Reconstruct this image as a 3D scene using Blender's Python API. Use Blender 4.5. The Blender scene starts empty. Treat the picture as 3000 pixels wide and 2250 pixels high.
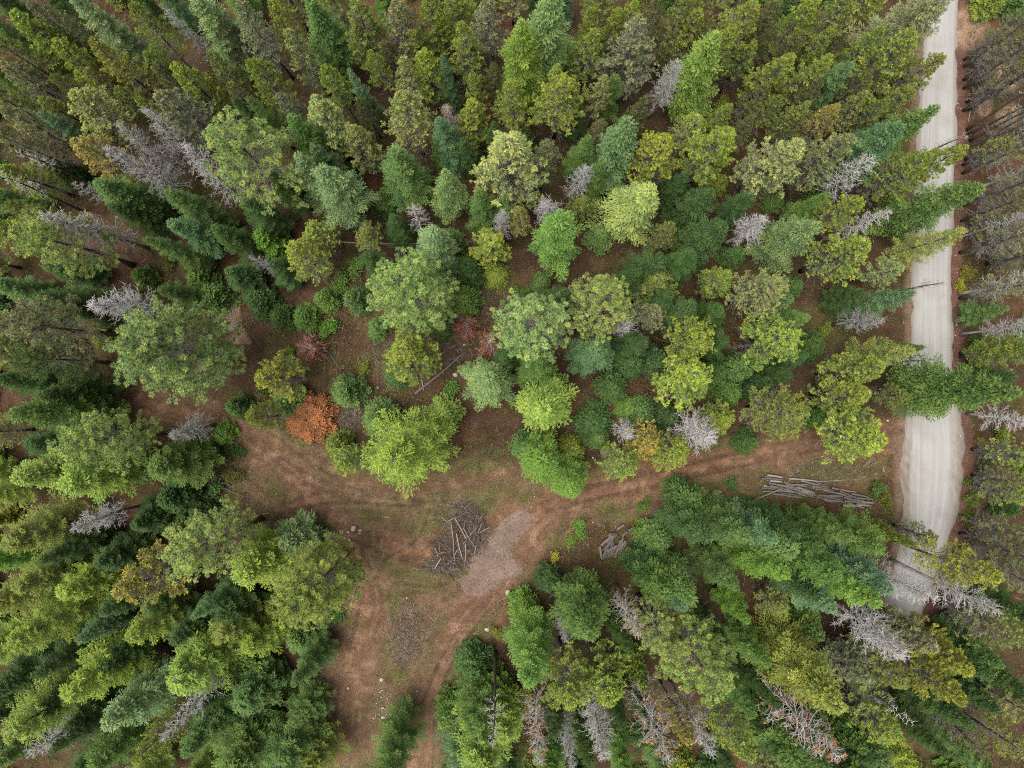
import bpy, math, random
import numpy as np
from mathutils import Vector

# ------------------------------------------------------------------ scene, camera, light
scene = bpy.context.scene
col = scene.collection
CAM_H = 97.0                      # flying height over the clearing, metres
HFOV = math.radians(71.6)
FPX = 1500.0 / math.tan(HFOV / 2)

cam_d = bpy.data.cameras.new('camera')
cam_d.sensor_width = 36.0
cam_d.angle = HFOV
cam_d.clip_start = 0.5
cam_d.clip_end = 3000.0
cam = bpy.data.objects.new('camera', cam_d)
cam.location = (0, 0, CAM_H)
cam.rotation_euler = (0, 0, 0)    # straight down, top of the picture is +Y
col.objects.link(cam)
scene.camera = cam

SUN_EL, SUN_AZ = math.radians(72), math.radians(250)   # azimuth from +Y clockwise
world = bpy.data.worlds.new('World')
scene.world = world
world.use_nodes = True
wn, wl = world.node_tree.nodes, world.node_tree.links
wn.clear()
sky = wn.new('ShaderNodeTexSky')
sky.sky_type = 'NISHITA'
sky.sun_disc = False
sky.sun_elevation = SUN_EL
sky.sun_rotation = SUN_AZ
sky.air_density = 1.0
sky.dust_density = 6.0
sky.ozone_density = 0.6
hs = wn.new('ShaderNodeHueSaturation')
hs.inputs['Saturation'].default_value = 0.35            # grey overcast
bg = wn.new('ShaderNodeBackground')
bg.inputs['Strength'].default_value = 0.05
wo = wn.new('ShaderNodeOutputWorld')
wl.new(sky.outputs['Color'], hs.inputs['Color'])
wl.new(hs.outputs['Color'], bg.inputs['Color'])
wl.new(bg.outputs['Background'], wo.inputs['Surface'])

sun_d = bpy.data.lights.new('sun', 'SUN')
sun_d.energy = 1.5
sun_d.angle = math.radians(48)
sun_d.color = (1.0, 0.965, 0.91)
sun = bpy.data.objects.new('sun', sun_d)
sd = Vector((math.sin(SUN_AZ) * math.cos(SUN_EL), math.cos(SUN_AZ) * math.cos(SUN_EL), math.sin(SUN_EL)))
sun.rotation_euler = sd.to_track_quat('Z', 'Y').to_euler()
sun.location = (0, 0, 140)
col.objects.link(sun)

vs = scene.view_settings
vs.view_transform = 'Standard'
vs.look = 'None'
vs.gamma = 1.0
vs.use_curve_mapping = False
vs.exposure = 1.62

scene.render.engine = 'CYCLES'
scene.cycles.pixel_filter_type = 'BLACKMAN_HARRIS'
scene.cycles.filter_width = 1.05
scene.cycles.use_denoising = False
scene.cycles.max_bounces = 5
scene.cycles.diffuse_bounces = 2
scene.cycles.glossy_bounces = 1
scene.cycles.transmission_bounces = 3
scene.cycles.caustics_reflective = False
scene.cycles.caustics_refractive = False

rng = np.random.default_rng(11)
random.seed(5)
UP = np.array([0.0, 0.0, 1.0])


def world_xy(px, py, z=0.0):
    """A point of the 3000 x 2250 photograph, at height z, in metres."""
    k = (CAM_H - z) / FPX
    return ((px - 1500.0) * k, -(py - 1125.0) * k)


# ------------------------------------------------------------------ mesh helpers
def unit(a):
    return a / np.maximum(np.linalg.norm(a, axis=-1, keepdims=True), 1e-9)


class MB:
    """Collects vertices, quads and triangles with two float attributes, builds one mesh."""
    def __init__(self):
        self.v, self.q, self.t, self.a, self.o, self.c = [], [], [], [], [], []
        self.n = 0

    def add(self, verts, quads=None, tris=None, a=None, o=None, c=None):
        verts = np.asarray(verts, float).reshape(-1, 3)
        k = len(verts)
        if quads is not None and len(quads):
            self.q.append(np.asarray(quads, np.int64).reshape(-1, 4) + self.n)
        if tris is not None and len(tris):
            self.t.append(np.asarray(tris, np.int64).reshape(-1, 3) + self.n)
        self.v.append(verts)
        self.a.append(np.full(k, .5) if a is None else np.broadcast_to(np.asarray(a, float), (k,)))
        self.o.append(np.zeros(k) if o is None else np.broadcast_to(np.asarray(o, float), (k,)))
        if c is not None:
            self.c.append(np.broadcast_to(np.asarray(c, float), (k, 3)))
        self.n += k

    def prisms(self, p0, p1, r0, r1, a=None, c=None):
        p0, p1 = np.atleast_2d(p0), np.atleast_2d(p1)
        n = len(p0)
        if n == 0:
            return
        r0 = np.broadcast_to(np.asarray(r0, float), (n,)); r1 = np.broadcast_to(np.asarray(r1, float), (n,))
        d = unit(p1 - p0)
        ref = np.where(np.abs(d[:, 2:3]) > .9, np.array([[1., 0, 0]]), UP[None])
        s = unit(np.cross(d, ref)); u = np.cross(s, d)
        vs_ = []
        for p, r in ((p0, r0), (p1, r1)):
            for k in range(3):
                th = math.pi / 2 + k * 2 * math.pi / 3
                vs_.append(p + (s * math.cos(th) + u * math.sin(th)) * r[:, None])
        V = np.stack(vs_, 1).reshape(-1, 3)
        b = np.arange(n)[:, None] * 6
        Q = np.concatenate([b + np.array([[0, 1, 4, 3]]), b + np.array([[1, 2, 5, 4]]), b + np.array([[2, 0, 3, 5]])], 0)
        self.add(V, Q, None, None if a is None else np.repeat(np.broadcast_to(a, (n,)), 6), None,
                 None if c is None else np.repeat(np.broadcast_to(c, (n, 3)), 6, 0))

    def tube(self, pts, radii, sides=7, cap=True):
        pts = np.asarray(pts, float); n = len(pts)
        d = unit(np.gradient(pts, axis=0))
        V = []
        for i in range(n):
            ref = np.array([1., 0, 0]) if abs(d[i, 2]) > .9 else UP
            s = unit(np.cross(d[i], ref)); u = np.cross(s, d[i])
            for k in range(sides):
                th = 2 * math.pi * k / sides
                V.append(pts[i] + (s * math.cos(th) + u * math.sin(th)) * radii[i])
        Q = [(i * sides + k, i * sides + (k + 1) % sides, (i + 1) * sides + (k + 1) % sides, (i + 1) * sides + k)
             for i in range(n - 1) for k in range(sides)]
        T = []
        if cap:
            V.append(pts[-1]); V.append(pts[0])
            e, f = n * sides, n * sides + 1
            T = [((n - 1) * sides + k, (n - 1) * sides + (k + 1) % sides, e) for k in range(sides)]
            T += [((k + 1) % sides, k, f) for k in range(sides)]
        self.add(V, Q, T)

    def kites(self, p, d, s, ln, wd, a, ob=None, c=None):
        n = len(p)
        if n == 0:
            return
        ln = np.broadcast_to(np.asarray(ln, float), (n,))[:, None]; wd = np.broadcast_to(np.asarray(wd, float), (n,))[:, None]
        m = p + d * ln * .5
        V = np.stack([p, m + s * wd * .5, p + d * ln, m - s * wd * .5], 1).reshape(-1, 3)
        Q = np.arange(n * 4).reshape(n, 4)
        O = None
        if ob is not None:
            O = (np.asarray(ob)[:, None] * np.array([[1., .15, 0., .15]])).reshape(-1)
        self.add(V, Q, None, np.repeat(np.broadcast_to(a, (n,)), 4), O,
                 None if c is None else np.repeat(np.broadcast_to(c, (n, 3)), 4, 0))

    def mesh(self, name, mats, smooth=False):
        V = np.concatenate(self.v)
        q = np.concatenate(self.q) if self.q else np.zeros((0, 4), np.int64)
        t = np.concatenate(self.t) if self.t else np.zeros((0, 3), np.int64)
        me = bpy.data.meshes.new(name)
        me.vertices.add(len(V)); me.vertices.foreach_set('co', V.astype(np.float32).ravel())
        nl = len(q) * 4 + len(t) * 3
        me.loops.add(nl); me.loops.foreach_set('vertex_index', np.concatenate([q.ravel(), t.ravel()]).astype(np.int32))
        me.polygons.add(len(q) + len(t))
        st = np.concatenate([np.arange(len(q)) * 4, len(q) * 4 + np.arange(len(t)) * 3]).astype(np.int32)
        me.polygons.foreach_set('loop_start', st)
        if smooth:
            me.polygons.foreach_set('use_smooth', np.ones(len(q) + len(t), bool))
        me.update(calc_edges=True)
        me.attributes.new('v', 'FLOAT', 'POINT').data.foreach_set('value', np.concatenate(self.a).astype(np.float32))
        me.attributes.new('o', 'FLOAT', 'POINT').data.foreach_set('value', np.concatenate(self.o).astype(np.float32))
        if self.c:
            C = np.concatenate(self.c); C = np.concatenate([C, np.ones((len(C), 1))], 1)
            me.attributes.new('gcol', 'FLOAT_COLOR', 'POINT').data.foreach_set('color', C.astype(np.float32).ravel())
        for m in (mats if isinstance(mats, (list, tuple)) else [mats]):
            me.materials.append(m)
        return me


def new_obj(name, me, parent=None, loc=None):
    o = bpy.data.objects.new(name, me)
    col.objects.link(o)
    if parent:
        o.parent = parent
    if loc is not None:
        o.location = loc
    return o


def tag(o, label=None, cat=None, group=None, kind=None):
    if label: o['label'] = label
    if cat: o['category'] = cat
    if group: o['group'] = group
    if kind: o['kind'] = kind
    return o


# ------------------------------------------------------------------ materials
def base_mat(name):
    m = bpy.data.materials.new(name)
    m.use_nodes = True
    n, l = m.node_tree.nodes, m.node_tree.links
    n.clear()
    out = n.new('ShaderNodeOutputMaterial')
    return m, n, l, out


def math_node(n, l, op, a, b=None, c=None):
    x = n.new('ShaderNodeMath'); x.operation = op
    for i, y in enumerate((a, b, c)):
        if y is None: continue
        if isinstance(y, (int, float)): x.inputs[i].default_value = y
        else: l.new(y, x.inputs[i])
    return x.outputs[0]


def mixc(n, l, typ, fac, a, b):
    x = n.new('ShaderNodeMix'); x.data_type = 'RGBA'; x.blend_type = typ
    for sock, y in ((x.inputs[0], fac), (x.inputs[6], a), (x.inputs[7], b)):
        if isinstance(y, (int, float)): sock.default_value = y
        elif isinstance(y, tuple): sock.default_value = (*y, 1)
        else: l.new(y, sock)
    return x.outputs[2]


def needle_mat(name, trans=.2, lo=.62, hi=1.5, rough=.5, from_attr=False):
    m, n, l, out = base_mat(name)
    at = n.new('ShaderNodeAttribute'); at.attribute_name = 'v'
    ao = n.new('ShaderNodeAttribute'); ao.attribute_name = 'o'
    if from_attr:
        oc = n.new('ShaderNodeAttribute'); oc.attribute_name = 'gcol'
    else:
        oc = n.new('ShaderNodeObjectInfo')
    k = math_node(n, l, 'MULTIPLY_ADD', at.outputs['Fac'], hi - lo, lo)
    cc = n.new('ShaderNodeCombineColor')
    l.new(math_node(n, l, 'MULTIPLY', k, math_node(n, l, 'MULTIPLY_ADD', at.outputs['Fac'], .3, .85)), cc.inputs[0])
    l.new(k, cc.inputs[1])
    l.new(math_node(n, l, 'MULTIPLY', k, math_node(n, l, 'MULTIPLY_ADD', at.outputs['Fac'], -.3, 1.15)), cc.inputs[2])
    c = mixc(n, l, 'MULTIPLY', 1.0, oc.outputs['Color'], cc.outputs[0])
    c = mixc(n, l, 'MIX', ao.outputs['Fac'], c, (.30, .15, .055))
    p = n.new('ShaderNodeBsdfPrincipled')
    p.inputs['Roughness'].default_value = rough
    p.inputs['Specular IOR Level'].default_value = .1
    t = n.new('ShaderNodeBsdfTranslucent')
    l.new(c, p.inputs['Base Color']); l.new(c, t.inputs['Color'])
    mx = n.new('ShaderNodeMixShader'); mx.inputs[0].default_value = trans
    l.new(p.outputs[0], mx.inputs[1]); l.new(t.outputs[0], mx.inputs[2])
    l.new(mx.outputs[0], out.inputs['Surface'])
    return m


def bark_mat(name, c1, c2, scale=3.0, stretch=(6, 6, 1), rough=.9):
    m, n, l, out = base_mat(name)
    tc = n.new('ShaderNodeTexCoord')
    mp = n.new('ShaderNodeMapping'); mp.inputs['Scale'].default_value = stretch
    nz = n.new('ShaderNodeTexNoise'); nz.inputs['Scale'].default_value = scale; nz.inputs['Detail'].default_value = 5
    l.new(tc.outputs['Object'], mp.inputs[0]); l.new(mp.outputs[0], nz.inputs['Vector'])
    cr = n.new('ShaderNodeValToRGB')
    cr.color_ramp.elements[0].position = .3; cr.color_ramp.elements[0].color = (*c1, 1)
    cr.color_ramp.elements[1].position = .7; cr.color_ramp.elements[1].color = (*c2, 1)
    l.new(nz.outputs['Fac'], cr.inputs[0])
    oi = n.new('ShaderNodeObjectInfo')
    k = math_node(n, l, 'MULTIPLY_ADD', oi.outputs['Random'], .5, .75)
    c = mixc(n, l, 'MULTIPLY', 1.0, cr.outputs[0], (1, 1, 1))
    hv = n.new('ShaderNodeHueSaturation'); l.new(k, hv.inputs['Value']); l.new(c, hv.inputs['Color'])
    p = n.new('ShaderNodeBsdfPrincipled'); p.inputs['Roughness'].default_value = rough
    p.inputs['Specular IOR Level'].default_value = .15
    b = n.new('ShaderNodeBump'); b.inputs['Strength'].default_value = .6; b.inputs['Distance'].default_value = .03
    l.new(nz.outputs['Fac'], b.inputs['Height']); l.new(b.outputs[0], p.inputs['Normal'])
    l.new(hv.outputs[0], p.inputs['Base Color']); l.new(p.outputs[0], out.inputs['Surface'])
    return m


M_NEEDLE = needle_mat('needles')
M_BROAD = needle_mat('broad_leaves', trans=.35, rough=.45)
M_COVER = needle_mat('ground_cover', trans=.25, from_attr=True)
M_BARK = bark_mat('bark_brown', (.05, .04, .034), (.12, .095, .075))
M_BARKD = bark_mat('bark_dark', (.045, .041, .039), (.12, .107, .097))
M_BARKP = bark_mat('bark_ponderosa', (.07, .045, .03), (.2, .12, .075), 2.0)
M_TWIG = bark_mat('twig_grey', (.14, .128, .115), (.29, .27, .25), 2.0)
M_SNAG = bark_mat('dead_wood_grey', (.23, .218, .208), (.5, .48, .46), 2.0)
M_LOG = bark_mat('log_weathered', (.07, .058, .053), (.22, .19, .175), 2.0, (9, 9, 1.5))
M_LOGP = bark_mat('log_pale', (.15, .128, .11), (.31, .275, .24), 2.0, (9, 9, 1.5))
M_STONE = bark_mat('stone_pale', (.2, .18, .155), (.42, .385, .34), 2.5, (1, 1, 1))
M_STICK = needle_mat('stick_wood', trans=0.0, rough=.85, from_attr=True)


# ------------------------------------------------------------------ noise fields for the ground
def lattice(seed, n=256):
    return np.random.default_rng(seed).random((n, n))


def vnoise(x, y, scale, seed, octaves=3):
    tot, amp, norm = 0.0, 1.0, 0.0
    for o in range(octaves):
        L = lattice(seed + o * 17)
        fx, fy = x / scale * (2 ** o) + 57.3, y / scale * (2 ** o) + 91.7
        ix, iy = np.floor(fx).astype(int), np.floor(fy).astype(int)
        tx, ty = fx - ix, fy - iy
        tx = tx * tx * (3 - 2 * tx); ty = ty * ty * (3 - 2 * ty)
        g = lambda a, b: L[a % 256, b % 256]
        val = (g(ix, iy) * (1 - tx) + g(ix + 1, iy) * tx) * (1 - ty) + (g(ix, iy + 1) * (1 - tx) + g(ix + 1, iy + 1) * tx) * ty
        tot = tot + val * amp; norm += amp; amp *= .55
    return tot / norm


def V22(pts):
    """Points read off a 2212-wide view of the photograph, on the ground."""
    k = 3000 / 2212
    return np.array([world_xy(x * k, y * k) for x, y in pts])


def dist_line(X, Y, pts):
    """Distance to a polyline and the signed lateral offset."""
    best = np.full(X.shape, 1e9); sgn = np.zeros(X.shape)
    for (x0, y0), (x1, y1) in zip(pts[:-1], pts[1:]):
        dx, dy = x1 - x0, y1 - y0
        t = np.clip(((X - x0) * dx + (Y - y0) * dy) / (dx * dx + dy * dy), 0, 1)
        ex, ey = X - (x0 + t * dx), Y - (y0 + t * dy)
        d = np.hypot(ex, ey)
        s = (dx * ey - dy * ex)
        w = d < best
        best = np.where(w, d, best); sgn = np.where(w, np.sign(s) * d, sgn)
    return best, sgn


def smooth(pts, n=12):
    """Catmull-Rom through the points."""
    P = np.asarray(pts, float)
    P = np.vstack([2 * P[0] - P[1], P, 2 * P[-1] - P[-2]])
    out = []
    for i in range(1, len(P) - 2):
        for t in np.linspace(0, 1, n, endpoint=False):
            a, b, c, d = P[i - 1], P[i], P[i + 1], P[i + 2]
            out.append(.5 * (2 * b + (c - a) * t + (2 * a - 5 * b + 4 * c - d) * t * t + (3 * b - a - 3 * c + d) * t ** 3))
    out.append(P[-2])
    return np.array(out)


def inside(X, Y, poly):
    r = np.zeros(X.shape, bool)
    n = len(poly)
    for i in range(n):
        x0, y0 = poly[i]; x1, y1 = poly[(i + 1) % n]
        c = ((y0 > Y) != (y1 > Y)) & (X < (x1 - x0) * (Y - y0) / (y1 - y0 + 1e-12) + x0)
        r ^= c
    return r


def sstep(e0, e1, x):
    t = np.clip((x - e0) / (e1 - e0), 0, 1)
    return t * t * (3 - 2 * t)


TRACK_A = smooth(V22([(120, 800), (210, 840), (330, 868), (450, 900), (560, 965), (660, 1060), (740, 1165), (790, 1270), (790, 1370), (755, 1480), (715, 1580), (690, 1700)]))
TRACK_B = smooth(V22([(760, 1150), (900, 1190), (1060, 1150), (1230, 1080), (1400, 1035), (1580, 990), (1730, 955), (1850, 940), (1960, 950)]))
TRACK_C = smooth(V22([(1180, 1130), (1090, 1240), (1010, 1330), (955, 1440), (920, 1550), (900, 1700)]))
TRACK_D = smooth(V22([(560, 930), (700, 1000), (850, 1060), (1000, 1040), (1150, 1010), (1250, 1050)]))
TYRES = [smooth(V22(q)) for q in (
    [(545, 905), (680, 1005), (800, 1070), (960, 1085)], [(525, 940), (650, 1035), (780, 1085), (900, 1092)], [(610, 1088), (715, 1062), (800, 1078)], [(590, 1112), (700, 1088), (830, 1086)],
    [(600, 985), (700, 1040), (790, 1060)], [(770, 1170), (825, 1300), (785, 1450), (750, 1690)], [(735, 1190), (775, 1310), (740, 1450), (700, 1690)], [(932, 1690), (950, 1500), (1010, 1380), (1085, 1285)], [(893, 1690), (908, 1540), (965, 1400), (1030, 1310)],
    [(1180, 1105), (1300, 1075), (1500, 1030), (1700, 985), (1910, 945)], [(1190, 1070), (1300, 1045), (1480, 1005), (1700, 955), (1900, 915)], [(760, 1165), (880, 1215), (1010, 1235)], [(780, 1240), (900, 1265), (1000, 1262)], [(830, 1210), (900, 1165), (930, 1100)])]
CHIPS = V22([(1140, 1100), (1148, 1135), (1122, 1165), (1100, 1185), (1112, 1215), (1132, 1240), (1092, 1250), (1060, 1272), (1035, 1292),
             (1008, 1286), (988, 1250), (1012, 1240), (1008, 1210), (1040, 1180), (1060, 1160), (1078, 1132), (1108, 1108)])
CLEARING = V22([(560, 940), (800, 1030), (1000, 1010), (1240, 1040), (1500, 980), (1900, 960), (1900, 1010), (1500, 1080), (1300, 1110), (1180, 1170),
                (1090, 1290), (1050, 1400), (960, 1440), (920, 1700), (640, 1700), (700, 1500), (760, 1380), (770, 1250), (690, 1150), (520, 1030)])
OPEN_SOIL = V22([(500, 620), (800, 640), (1050, 560), (1300, 480), (1400, 620), (1350, 760), (1250, 900), (1300, 1000), (900, 1000), (700, 900), (480, 780)])
ROAD_L = V22([(2030, -120), (2012, 0), (1995, 100), (1985, 200), (1980, 300), (1974, 450), (1970, 600), (1966, 720), (1963, 830), (1950, 900), (1944, 980), (1944, 1080), (1943, 1160), (1925, 1240), (1893, 1340), (1845, 1440), (1790, 1550), (1735, 1660), (1680, 1780)])
ROAD_R = V22([(2072, -120), (2069, 0), (2068, 100), (2067, 200), (2066, 300), (2063, 450), (2058, 600), (2060, 720), (2062, 830), (2076, 900), (2086, 980), (2078, 1080), (2056, 1160), (2025, 1240), (1988, 1340), (1945, 1440), (1893, 1550), (1840, 1660), (1785, 1780)])
RL, RR = smooth(ROAD_L, 8), smooth(ROAD_R, 8)
ROAD_POLY = np.vstack([RL, RR[::-1]])
ROAD_MID = (RL + RR) / 2


def fields(X, Y):
    """Ground colour, bareness (0 litter .. 1 trodden soil) and rut depth."""
    n1 = vnoise(X, Y, 9, 3); n2 = vnoise(X, Y, 3.1, 29); n3 = vnoise(X, Y, 1.1, 57, 2); n4 = vnoise(X, Y, 22, 71, 2)
    f = lambda c: np.array(c)[None]
    mixf = lambda A, B, t: A * (1 - t[..., None]) + np.asarray(B) * t[..., None]
    C = np.broadcast_to(np.array((.058, .037, .025)), X.shape + (3,)).copy()
    C = mixf(C, (.1, .054, .033), sstep(.5, .72, n1) * .8)
    C = mixf(C, (.06, .057, .023), sstep(.46, .66, n2) * .8)
    C = mixf(C, (.043, .027, .02), sstep(.52, .7, vnoise(X, Y, 5, 101)) * .7)
    clr = np.maximum(inside(X, Y, CLEARING) * 1.0, 0)
    # soft edge of the clearing
    d, _ = dist_line(X, Y, np.vstack([CLEARING, CLEARING[:1]]))
    clr = np.where(clr > .5, sstep(0, 1.6, d + n2 * 1.5), 1 - sstep(-.6, 1.6, d - n2 * 1.5))
    C = mixf(C, (.118, .086, .055), clr * .85)
    C = mixf(C, (.078, .08, .033), clr * sstep(.46, .58, n1 * .55 + n2 * .45) * .9)
    sn = inside(X, Y, OPEN_SOIL)
    C = mixf(C, (.1, .064, .042), sn * sstep(.4, .66, n2) * .6)  # redder soil in patches on the more open ground
    bare = np.zeros(X.shape); rut = np.zeros(X.shape)
    for pts, w, cc in ((TRACK_A, 2.9, (.135, .085, .056)), (TRACK_B, 2.4, (.132, .08, .05)), (TRACK_C, 1.9, (.145, .09, .062)), (TRACK_D, 1.3, (.118, .08, .05))):
        d, s = dist_line(X, Y, pts)
        m = 1 - sstep(w * .45, w * 1.15, d + (n2 - .5) * 2.4 + (n3 - .5) * 1.0)
        bare = np.maximum(bare, m)
        C = mixf(C, cc, m * (.55 + .45 * sstep(.3, .6, n1)))
        for off in (-.95, .95, -1.5, .45):
            r_ = np.exp(-((s - off + (n2 - .5) * .5) / .22) ** 2) * sstep(.36, .55, n3 * .4 + n1 * .6) * m
            rut = np.maximum(rut, r_)
            C = mixf(C, (.065, .045, .033), r_ * .6)
        C = mixf(C, (.19, .13, .09), m * sstep(.58, .78, n3) * .5)
    for pts in TYRES:
        d, _ = dist_line(X, Y, pts)
        r_ = np.exp(-((d + (n3 - .5) * .25) / .24) ** 2) * sstep(.3, .5, n2 * .5 + n1 * .5)
        rut = np.maximum(rut, r_)
        C = mixf(C, (.05, .036, .026), r_ * .55)
        e_ = np.exp(-((d - .5) / .25) ** 2) * sstep(.4, .6, n2)
        C = mixf(C, (.2, .14, .1), e_ * .3)
    # red-brown verge east of the road, worn shoulders
    d, s = dist_line(X, Y, RR)
    vg = (1 - sstep(.9, 1.9, np.abs(s + 1.0) if False else d + (n3 - .5) * .8)) * (X > 20)
    C = mixf(C, (.115, .068, .055), vg * .9)
    d2, _ = dist_line(X, Y, RL)
    sh = (1 - sstep(.4, 1.3, d2 + (n3 - .5) * 1.2)) * (X > 15)
    C = mixf(C, (.15, .115, .088), sh * .8)
    bare = np.maximum(bare, np.maximum(vg, sh))
    # sandy pockets behind the eastern trees
    for cx, cy, rr in ((2090, 60, 3.4), (2170, 165, 2.6), (2180, 250, 2.4), (2125, 230, 1.6)):
        p = V22([(cx, cy)])[0]
        e = np.hypot(X - p[0], Y - p[1])
        C = mixf(C, (.27, .195, .14), (1 - sstep(rr * .4, rr, e + (n2 - .5) * 2)) * .85)
    chip = inside(X, Y, CHIPS)
    C = mixf(C, (.19, .145, .125), chip * .75)
    pebble = inside(X, Y, V22([(495, 630), (520, 640), (520, 700), (545, 745), (505, 745), (490, 700)]))
    C = mixf(C, (.22, .17, .13), pebble * .8)
    bare = np.maximum(bare, np.maximum(chip * 1.0, pebble * 1.0))
    rd = inside(X, Y, ROAD_POLY)
    bare = np.where(rd, 2.0, bare)
    k = (.5 + .7 * n3 + .35 * vnoise(X, Y, .7, 909, 2))[..., None]
    return C * k * np.array((.98, .87, .79)), bare, rut, clr


def ground_z(X, Y):
    return (vnoise(X, Y, 6, 7) - .5) * .16


# ------------------------------------------------------------------ ground sheet
fx = np.arange(-76, 76.01, .3); fy = np.arange(-58, 58.01, .3)
far = np.array([6, 14, 30, 60, 120, 250, 520, 1000.])
gx = np.concatenate([-76 - far[::-1], fx, 76 + far]); gy = np.concatenate([-58 - far[::-1], fy, 58 + far])
GX, GY = np.meshgrid(gx, gy, indexing='xy')
GC, GB, GR, GL = fields(GX, GY)
GZ = ground_z(GX, GY) - GR * .09
rd_d, _ = dist_line(GX, GY, ROAD_MID)
GZ = GZ * sstep(3.4, 5.5, rd_d)
ny, nx = GX.shape
g = MB()
idx = np.arange(ny * nx).reshape(ny, nx)
quads = np.stack([idx[:-1, :-1], idx[:-1, 1:], idx[1:, 1:], idx[1:, :-1]], -1).reshape(-1, 4)
g.add(np.stack([GX, GY, GZ], -1).reshape(-1, 3), quads, None, None, None, GC.reshape(-1, 3))

m, n, l, out = base_mat('forest_floor')
ac = n.new('ShaderNodeAttribute'); ac.attribute_name = 'gcol'
tc = n.new('ShaderNodeTexCoord')
nz1 = n.new('ShaderNodeTexNoise'); nz1.inputs['Scale'].default_value = 5.5; nz1.inputs['Detail'].default_value = 6; nz1.inputs['Roughness'].default_value = .7
nz2 = n.new('ShaderNodeTexNoise'); nz2.inputs['Scale'].default_value = 1.4; nz2.inputs['Detail'].default_value = 5
vo = n.new('ShaderNodeTexVoronoi'); vo.inputs['Scale'].default_value = 4.5
for x in (nz1, nz2, vo): l.new(tc.outputs['Object'], x.inputs['Vector'])
mr = n.new('ShaderNodeMapRange'); mr.inputs[1].default_value = .3; mr.inputs[2].default_value = .7; mr.inputs[3].default_value = .3; mr.inputs[4].default_value = 1.75
l.new(nz1.outputs['Fac'], mr.inputs[0])
c = mixc(n, l, 'MULTIPLY', 1.0, ac.outputs['Color'], mr.outputs[0])
mr2 = n.new('ShaderNodeMapRange'); mr2.inputs[1].default_value = .52; mr2.inputs[2].default_value = .7; mr2.inputs[3].default_value = 0; mr2.inputs[4].default_value = .55
l.new(nz2.outputs['Fac'], mr2.inputs[0])
c = mixc(n, l, 'MIX', mr2.outputs[0], c, (.05, .042, .024))
p = n.new('ShaderNodeBsdfPrincipled'); p.inputs['Roughness'].default_value = .95; p.inputs['Specular IOR Level'].default_value = .1
b = n.new('ShaderNodeBump'); b.inputs['Strength'].default_value = .8; b.inputs['Distance'].default_value = .08
l.new(nz1.outputs['Fac'], b.inputs['Height']); l.new(b.outputs[0], p.inputs['Normal'])
l.new(c, p.inputs['Base Color']); l.new(p.outputs[0], out.inputs['Surface'])
ground = tag(new_obj('ground', g.mesh('ground', m, True)), 'brown forest floor and trodden clearing with dirt tracks', kind='structure')

# ------------------------------------------------------------------ gravel road
nl_, nc_ = len(RL), 25
r = MB()
U = np.linspace(0, 1, nc_)
edge = vnoise(RL[:, 0], RL[:, 1], 2.0, 5)[:, None] - .5
P = RL[:, None] * (1 - U[None, :, None]) + RR[:, None] * U[None, :, None]
wob = np.zeros((nl_, nc_)); wob[:, 0] = edge[:, 0] * 1.6; wob[:, -1] = -(vnoise(RR[:, 0], RR[:, 1], 1.6, 15) - .5) * 1.4; wob[:, 1] = wob[:, 0] * .5; wob[:, -2] = wob[:, -1] * .5
P[..., 0] += wob
Z = .035 + .07 * np.sin(U * math.pi)[None] * np.ones((nl_, 1)); Z[:, 0] = Z[:, -1] = -.06
W = np.hypot(*(RL - RR).T)
RC = np.zeros((nl_, nc_, 3))
for i in range(nl_):
    for j in range(nc_):
        lat = (U[j] - .5) * W[i]
        s = np.clip(abs(lat) / (W[i] / 2), 0, 1)
        base = np.array((.305, .298, .285))
        if s > .72: base = base * (1 - (s - .72) / .28 * .42) * np.array((1.02, .97, .92))
        ypx = 1125 - RL[i, 1] * FPX / CAM_H
        jn = math.exp(-((ypx - 1390) / 170) ** 2) * np.clip((s - .45) / .3, 0, 1) * (.35 + .65 * rng.random())
        base = base * (1 - jn) + np.array((.155, .122, .098)) * jn
        RC[i, j] = base
idx = np.arange(nl_ * nc_).reshape(nl_, nc_)
r.add(np.stack([P[..., 0], P[..., 1], Z], -1).reshape(-1, 3), np.stack([idx[:-1, :-1], idx[1:, :-1], idx[1:, 1:], idx[:-1, 1:]], -1).reshape(-1, 4),
      None, np.repeat(U[None], nl_, 0).ravel(), None, RC.reshape(-1, 3))
m, n, l, out = base_mat('gravel')
ac = n.new('ShaderNodeAttribute'); ac.attribute_name = 'gcol'
av = n.new('ShaderNodeAttribute'); av.attribute_name = 'v'
tc = n.new('ShaderNodeTexCoord')
sx = n.new('ShaderNodeSeparateXYZ'); l.new(tc.outputs['Object'], sx.inputs[0])
cx = n.new('ShaderNodeCombineXYZ')
l.new(math_node(n, l, 'MULTIPLY', av.outputs['Fac'], 15.0), cx.inputs[0])
l.new(math_node(n, l, 'MULTIPLY', sx.outputs['Y'], .045), cx.inputs[1])
st = n.new('ShaderNodeTexNoise'); st.inputs['Scale'].default_value = 1.0; st.inputs['Detail'].default_value = 5; st.inputs['Roughness'].default_value = .6
l.new(cx.outputs[0], st.inputs['Vector'])
fn = n.new('ShaderNodeTexNoise'); fn.inputs['Scale'].default_value = 9; fn.inputs['Detail'].default_value = 6; fn.inputs['Roughness'].default_value = .75
l.new(tc.outputs['Object'], fn.inputs['Vector'])
pt = n.new('ShaderNodeTexNoise'); pt.inputs['Scale'].default_value = .35; pt.inputs['Detail'].default_value = 4
l.new(tc.outputs['Object'], pt.inputs['Vector'])
def mapr(src, a, b_, c_, d_):
    x = n.new('ShaderNodeMapRange')
    for i, y in enumerate((a, b_, c_, d_)): x.inputs[i + 1].default_value = y
    l.new(src, x.inputs[0]); return x.outputs[0]
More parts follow.
